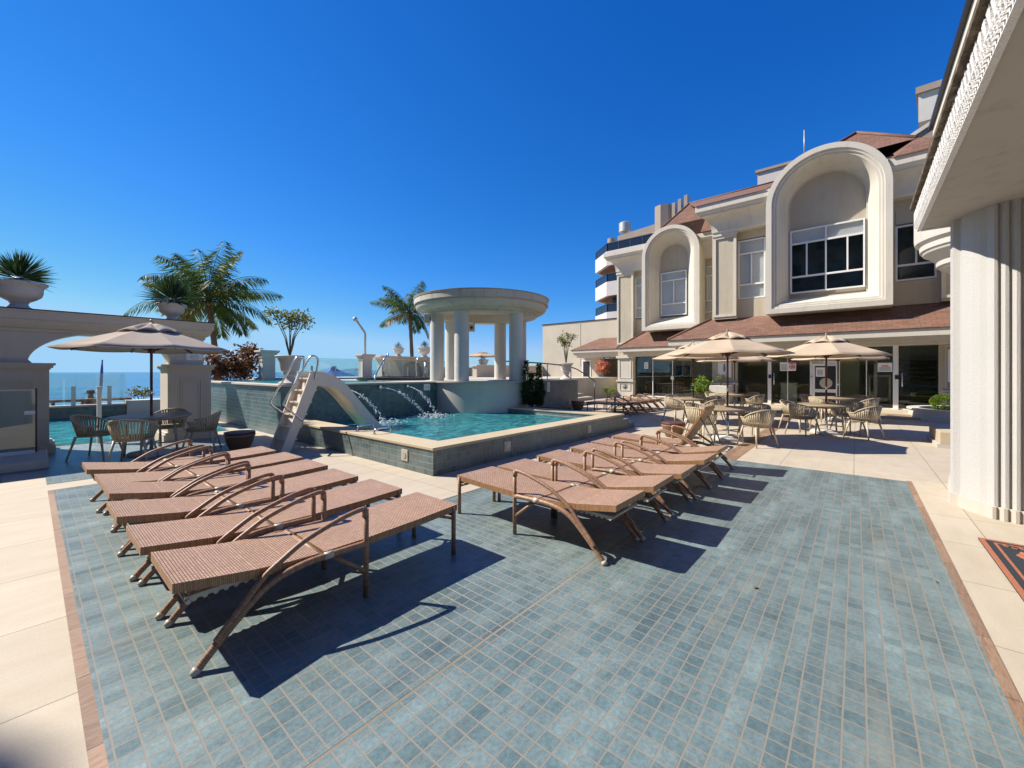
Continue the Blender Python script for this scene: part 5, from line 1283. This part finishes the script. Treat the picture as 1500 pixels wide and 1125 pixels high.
urn((20.3, 26.3, 2.72), 1.7, 'distant white urn half hidden behind the left gazebo column'); yucca((20.3, 26.3, 3.45), .5, 8, 'small spiky plant in the urn half hidden behind the gazebo column', n=90)
urn((26.0, 25.3, 1.95), 1.5, 'distant white urn seen between the gazebo columns'); yucca((26.0, 25.3, 2.6), .45, 9, 'small spiky plant in the urn between the gazebo columns', n=90)
TALL = [(.26, 0), (.26, .04), (.18, .08), (.13, .14), (.11, .20), (.15, .24), (.16, .27), (.13, .29), (.20, .34), (.225, .42), (.24, .55), (.265, .64), (.32, .67), (.335, .70), (.32, .715), (.27, .715), (.26, .67), (0, .66)]
def shrub(loc, spread, h, seed, label, mat, nleaf=260, ls=.07, stems=5, name='shrub', cat='shrub', bare=.4, lobes=9):
    r = random.Random(seed); t = thing(name, label, cat, loc)
    b = MB(); tips = []
    for s in range(stems):
        az = s * 2.4 + r.random(); tip = Vector((math.cos(az) * spread * r.uniform(.3, .95), math.sin(az) * spread * r.uniform(.3, .95), h * r.uniform(.65, 1.0)))
        mid = Vector((tip.x * .35, tip.y * .35, h * bare)); path = smooth_path([(0, 0, 0), mid * .6, mid, tip], 4)
        b.tube(path, [.006 + .012 * (1 - i / len(path)) for i in range(len(path))], 5); tips.append(tip)
        for k in range(3):
            q = mid.lerp(tip, r.uniform(.2, .9)); e = q + Vector((r.uniform(-1, 1), r.uniform(-1, 1), r.uniform(.2, 1))).normalized() * spread * r.uniform(.3, .7)
            b.tube([q, q.lerp(e, .5) + Vector((0, 0, .02)), e], [.01, .008, .004], 4); tips.append(e)
    b.build('stems', 'bark', t)
    b = MB()
    for k in range(nleaf):
        c = tips[r.randrange(len(tips))]; p = c + Vector((r.gauss(0, 1), r.gauss(0, 1), r.gauss(0, .8))) * spread * .16
        d = Vector((r.uniform(-1, 1), r.uniform(-1, 1), r.uniform(-.4, 1)))
        leafq(b, p, d, Vector((r.uniform(-1, 1), r.uniform(-1, 1), 1)), ls * r.uniform(.7, 1.4), ls * .55, .05)
    b.build('leaves', mat, t, recalc=False); return t
urn((4.12, 10.62, 1.25), .98, 'large fluted white urn on the corner of the upper pool wall', TALL, 22)
shrub((4.12, 10.62, 1.93), .52, 1.12, 3, 'sparse small tree with yellow green leaves in the large fluted urn', 'yellowgreen', 620, .085, 8, 'small_tree', 'tree', .45)
urn((14.75, 9.45, 1.245), .95, 'fluted white urn on the tiled wall right of the gazebo', TALL, 22)
shrub((14.75, 9.45, 1.9), .42, 1.25, 8, 'sparse small tree in the urn on the tiled wall', 'yellowgreen', 420, .09, 7, 'small_tree', 'tree', .5)
shrub((6.05, 20.9, -.4), .95, 2.85, 14, 'sprawling seagrape bush with reddish brown leaves behind the upper pool', 'reddish', 1300, .2, 11, 'seagrape_bush', 'bush', .45)
shrub((5.0, 20.9, -.3), .8, 2.6, 17, 'smaller reddish bush beside the palm trunk', 'reddish', 800, .19, 8, 'seagrape_bush', 'bush', .45)
# conifer by the pool
r = random.Random(5); t = thing('conifer', 'dark twisted conifer growing at the pool corner below the gazebo', 'tree', (10.5, 8.02, .38))
b = MB(); b.tube([(0, 0, 0), (.02, 0, .6), (-.02, 0, 1.2)], [.035, .025, .012], 6); b.build('trunk', 'bark', t)
b = MB()
for (ox, oy, top, rad_) in ((-.14, .1, 1.5, .17), (.15, -.12, 1.42, .15), (0, 0, 1.1, .22), (.15, -.2, .85, .17), (-.14, .1, .8, .17), (.06, -.05, .45, .24)):
    for k in range(620):
        u = r.random(); z = top * (.12 + .88 * u); rr = rad_ * (1 - u) ** .6 * (.75 + .5 * mnoise.noise(Vector((ox * 9, z * 5, 0)))) + .012
        a = r.uniform(0, 2 * PI); q = math.sqrt(r.random()) * rr
        p = Vector((ox * (1 + .2 * u) + q * math.cos(a), oy * (1 + .2 * u) + q * math.sin(a), z))
        leafq(b, p, Vector((math.cos(a), math.sin(a), r.uniform(.2, 1.4))), Vector((r.uniform(-1, 1), r.uniform(-1, 1), 1)), r.uniform(.06, .13), .04, .05)
b.build('foliage', 'conifer', t, recalc=False)
shrub((26.0, 13.6, .65), .45, 1.7, 22, 'pink leaved cordyline beside the side building porch', 'pinkleaf', 420, .2, 7, 'cordyline', 'plant', .3)
shrub((22.3, 11.3, .0), .35, .6, 23, 'small yellow flowering shrub at the foot of the corner pilaster', 'bushy', 240, .1, 7, 'low_shrub', 'shrub', .3)
shrub((20.3, 5.5, .0), .45, 1.2, 24, 'bright green potted shrub with pale flowers at the end of the left glass front', 'bushy', 520, .14, 9, 'flowering_shrub', 'shrub', .2)
shrub((20.2, 4.7, .95), .30, .45, 25, 'small sparse plant on the ledge below the bottle poster', 'yellowgreen', 120, .09, 5, 'ledge_plant', 'plant', .3)
b = MB(); b.box(19.9, 20.7, 4.3, 5.1, 0, .94); tag(b.build('plant_pedestal', 'trim', bevel=.02), 'square cream pedestal under the small ledge plant', 'pedestal')
r = random.Random(6); t = thing('clipped_bush', 'round clipped green bush in the low curved planter', 'bush', (19.0, -2.15, .34))
b = MB()
for k in range(1500):
    d = Vector((r.gauss(0, 1), r.gauss(0, 1), r.gauss(0, 1))).normalized(); q = .30 * r.uniform(.75, 1.05)
    leafq(b, Vector((d.x * q, d.y * q, .22 + d.z * q * .8)), d + Vector((r.uniform(-.6, .6), r.uniform(-.6, .6), r.uniform(-.3, .7))), Vector((r.uniform(-1, 1), r.uniform(-1, 1), 1)), .06, .04, .05)
b.build('foliage', 'bushy', t, recalc=False)
b = MB(); b.tube([(0, 0, -.05), (0, 0, .2)], .03, 6); b.build('trunk', 'bark', t)
# ------------------------------------------------------------------ sunbather beyond the rim
t = thing('beach_bench', 'dark low bench beyond the infinity pool rim', 'bench', (1.3, 20.5, -.3))
b = MB(); b.box(-.9, 1.1, -.35, .35, .84, .92); b.build('seat', 'drumtop', t)
for sx in (-.8, 1.0):
    b = MB(); b.box(sx - .04, sx + .04, -.3, .3, -.3, .84); b.build('leg', 'drumtop', t)
def skin_body(name, verts, edges, radii, mat, par, loc=(0, 0, 0)):
    me = bpy.data.meshes.new(name); me.from_pydata(verts, edges, []); o = bpy.data.objects.new(name, me); COL.objects.link(o)
    sk = o.modifiers.new('skin', 'SKIN'); sk.use_smooth_shade = True
    for v, rr in zip(me.skin_vertices[0].data, radii): v.radius = (rr, rr)
    me.skin_vertices[0].data[0].use_root = True
    ss = o.modifiers.new('sub', 'SUBSURF'); ss.levels = 2; ss.render_levels = 2
    me.materials.append(M[mat]); o.parent = par; o.location = loc; return o
pr = thing('person', 'person in red top and dark hat seated beyond the pool rim facing the sea', 'person', (1.42, 21.0, .08))
V = [(0, 0, .1), (0, .02, .28), (0, .06, .48), (0, .07, .56), (0, .09, .66), (0, .10, .74),
     (-.18, .05, .46), (-.24, .02, .24), (-.2, .18, .1), (-.17, .26, .07), (.18, .05, .46), (.24, .02, .24), (.2, .18, .1), (.17, .26, .07),
     (-.1, .03, .08), (-.12, .42, .1), (-.12, .46, -.32), (-.12, .56, -.38), (.1, .03, .08), (.12, .42, .1), (.12, .46, -.32), (.12, .56, -.38)]
E_ = [(0, 1), (1, 2), (2, 3), (3, 4), (4, 5), (2, 6), (6, 7), (7, 8), (8, 9), (2, 10), (10, 11), (11, 12), (12, 13), (0, 14), (14, 15), (15, 16), (16, 17), (0, 18), (18, 19), (19, 20), (20, 21)]
Rr = [.15, .135, .14, .055, .09, .075, .06, .045, .035, .03, .06, .045, .035, .03, .085, .065, .045, .04, .085, .065, .045, .04]
skin_body('body', V, E_, Rr, 'skin', pr)
skin_body('shirt', V[:3] + [V[6], V[10], (-.22, .03, .33), (.22, .03, .33)], [(0, 1), (1, 2), (2, 3), (3, 5), (2, 4), (4, 6)], [.165, .15, .155, .078, .078, .064, .064], 'redcloth', pr)
b = MB(); b.lathe([(.17, 0), (.175, .012), (.11, .02), (.105, .10), (.07, .13), (0, .135)], (0, .10, .70), 20); b.build('hat', 'hat', pr, smooth=True)
shrub((2.75, 20.9, .3), .35, .55, 31, 'small pale grassy shrub beside the bench beyond the rim', 'yellowgreen', 200, .12, 7, 'low_shrub', 'shrub', .3)
r = random.Random(12)
for k, (x, y) in enumerate(((3.35, .55), (5.2, .1), (4.3, -.45))):
    b = MB(); p = [(-.022, 0, 0), (-.008, .012, .004), (.012, .011, .002), (.026, 0, .006), (.012, -.011, .003), (-.008, -.012, .001)]
    b.face(p); o = b.build('fallen_leaf', 'palmdry', solid=.001); o.location = (x, y, .010); o.rotation_euler = (0, .1, r.uniform(0, 6)); sfac = r.uniform(.5, 1.1); o.scale = (sfac, sfac, sfac)
    tag(o, 'tiny dry leaf lying on the tiled terrace', 'leaf', 'dry leaves blown onto the terrace')
# small parasol far behind the gazebo
t = dup(PA, (22.2, 21.8, 1.2), .3, 'distant beige parasol seen between the gazebo columns', 'octagonal parasols on the terrace')
t.scale = (1.05, 1.05, .78)
# ================================================================== CAMERA, LIGHT
cam = bpy.data.cameras.new('camera'); co = bpy.data.objects.new('camera', cam); COL.objects.link(co)
cam.sensor_width = 36; cam.lens = 36 * 597 / 1500; cam.shift_y = -17.5 / 1500; cam.clip_end = 30000; cam.clip_start = .05
co.location = (0, 0, 1.55); co.rotation_euler = (PI / 2, 0, rad(40.2 - 90)); S.camera = co
EL = rad(43.5); sd = Vector((-.472, .881, 0)).normalized()
to_sun = Vector((sd.x * math.cos(EL), sd.y * math.cos(EL), math.sin(EL)))
sun = bpy.data.lights.new('sun', 'SUN'); so = bpy.data.objects.new('sun', sun); COL.objects.link(so)
sun.energy = 5.0; sun.angle = rad(.53); sun.color = (1, .93, .82); so.rotation_euler = to_sun.to_track_quat('Z', 'Y').to_euler(); so.location = (0, 0, 30)
w = bpy.data.worlds.new('World'); S.world = w; w.use_nodes = True; nt = w.node_tree; nt.nodes.clear()
sk = nt.nodes.new('ShaderNodeTexSky'); sk.sky_type = 'NISHITA'; sk.sun_disc = False; sk.sun_elevation = EL
sk.sun_rotation = math.atan2(sd.x, sd.y); sk.altitude = 0; sk.air_density = 1.0; sk.dust_density = .0; sk.ozone_density = 4.0
sp = nt.nodes.new('ShaderNodeSeparateColor'); cb = nt.nodes.new('ShaderNodeCombineColor')
for i, (a, p, mx) in enumerate(((.12, 2.1, 3.3), (.70, 1.12, 6.0), (2.05, .78, 8.8))):      # grade of the clear sky: deeper blue overhead
    pw = nt.nodes.new('ShaderNodeMath'); pw.operation = 'POWER'; pw.inputs[1].default_value = p
    ml = nt.nodes.new('ShaderNodeMath'); ml.operation = 'MULTIPLY'; ml.inputs[1].default_value = a
    mn = nt.nodes.new('ShaderNodeMath'); mn.operation = 'MINIMUM'; mn.inputs[1].default_value = mx
    nt.links.new(sp.outputs[i], pw.inputs[0]); nt.links.new(pw.outputs[0], ml.inputs[0]); nt.links.new(ml.outputs[0], mn.inputs[0]); nt.links.new(mn.outputs[0], cb.inputs[i])
bg = nt.nodes.new('ShaderNodeBackground'); bg.inputs[1].default_value = .0645; ow = nt.nodes.new('ShaderNodeOutputWorld')
nt.links.new(sk.outputs[0], sp.inputs[0]); nt.links.new(cb.outputs[0], bg.inputs[0]); nt.links.new(bg.outputs[0], ow.inputs[0])
S.view_settings.view_transform = 'Standard'; S.view_settings.look = 'None'; S.view_settings.exposure = .74; S.view_settings.gamma = 1
S.render.engine = 'CYCLES'; S.cycles.max_bounces = 10; S.cycles.transparent_max_bounces = 16; S.cycles.diffuse_bounces = 4; S.cycles.glossy_bounces = 4
S.cycles.use_denoising = True; S.cycles.sample_clamp_indirect = 6
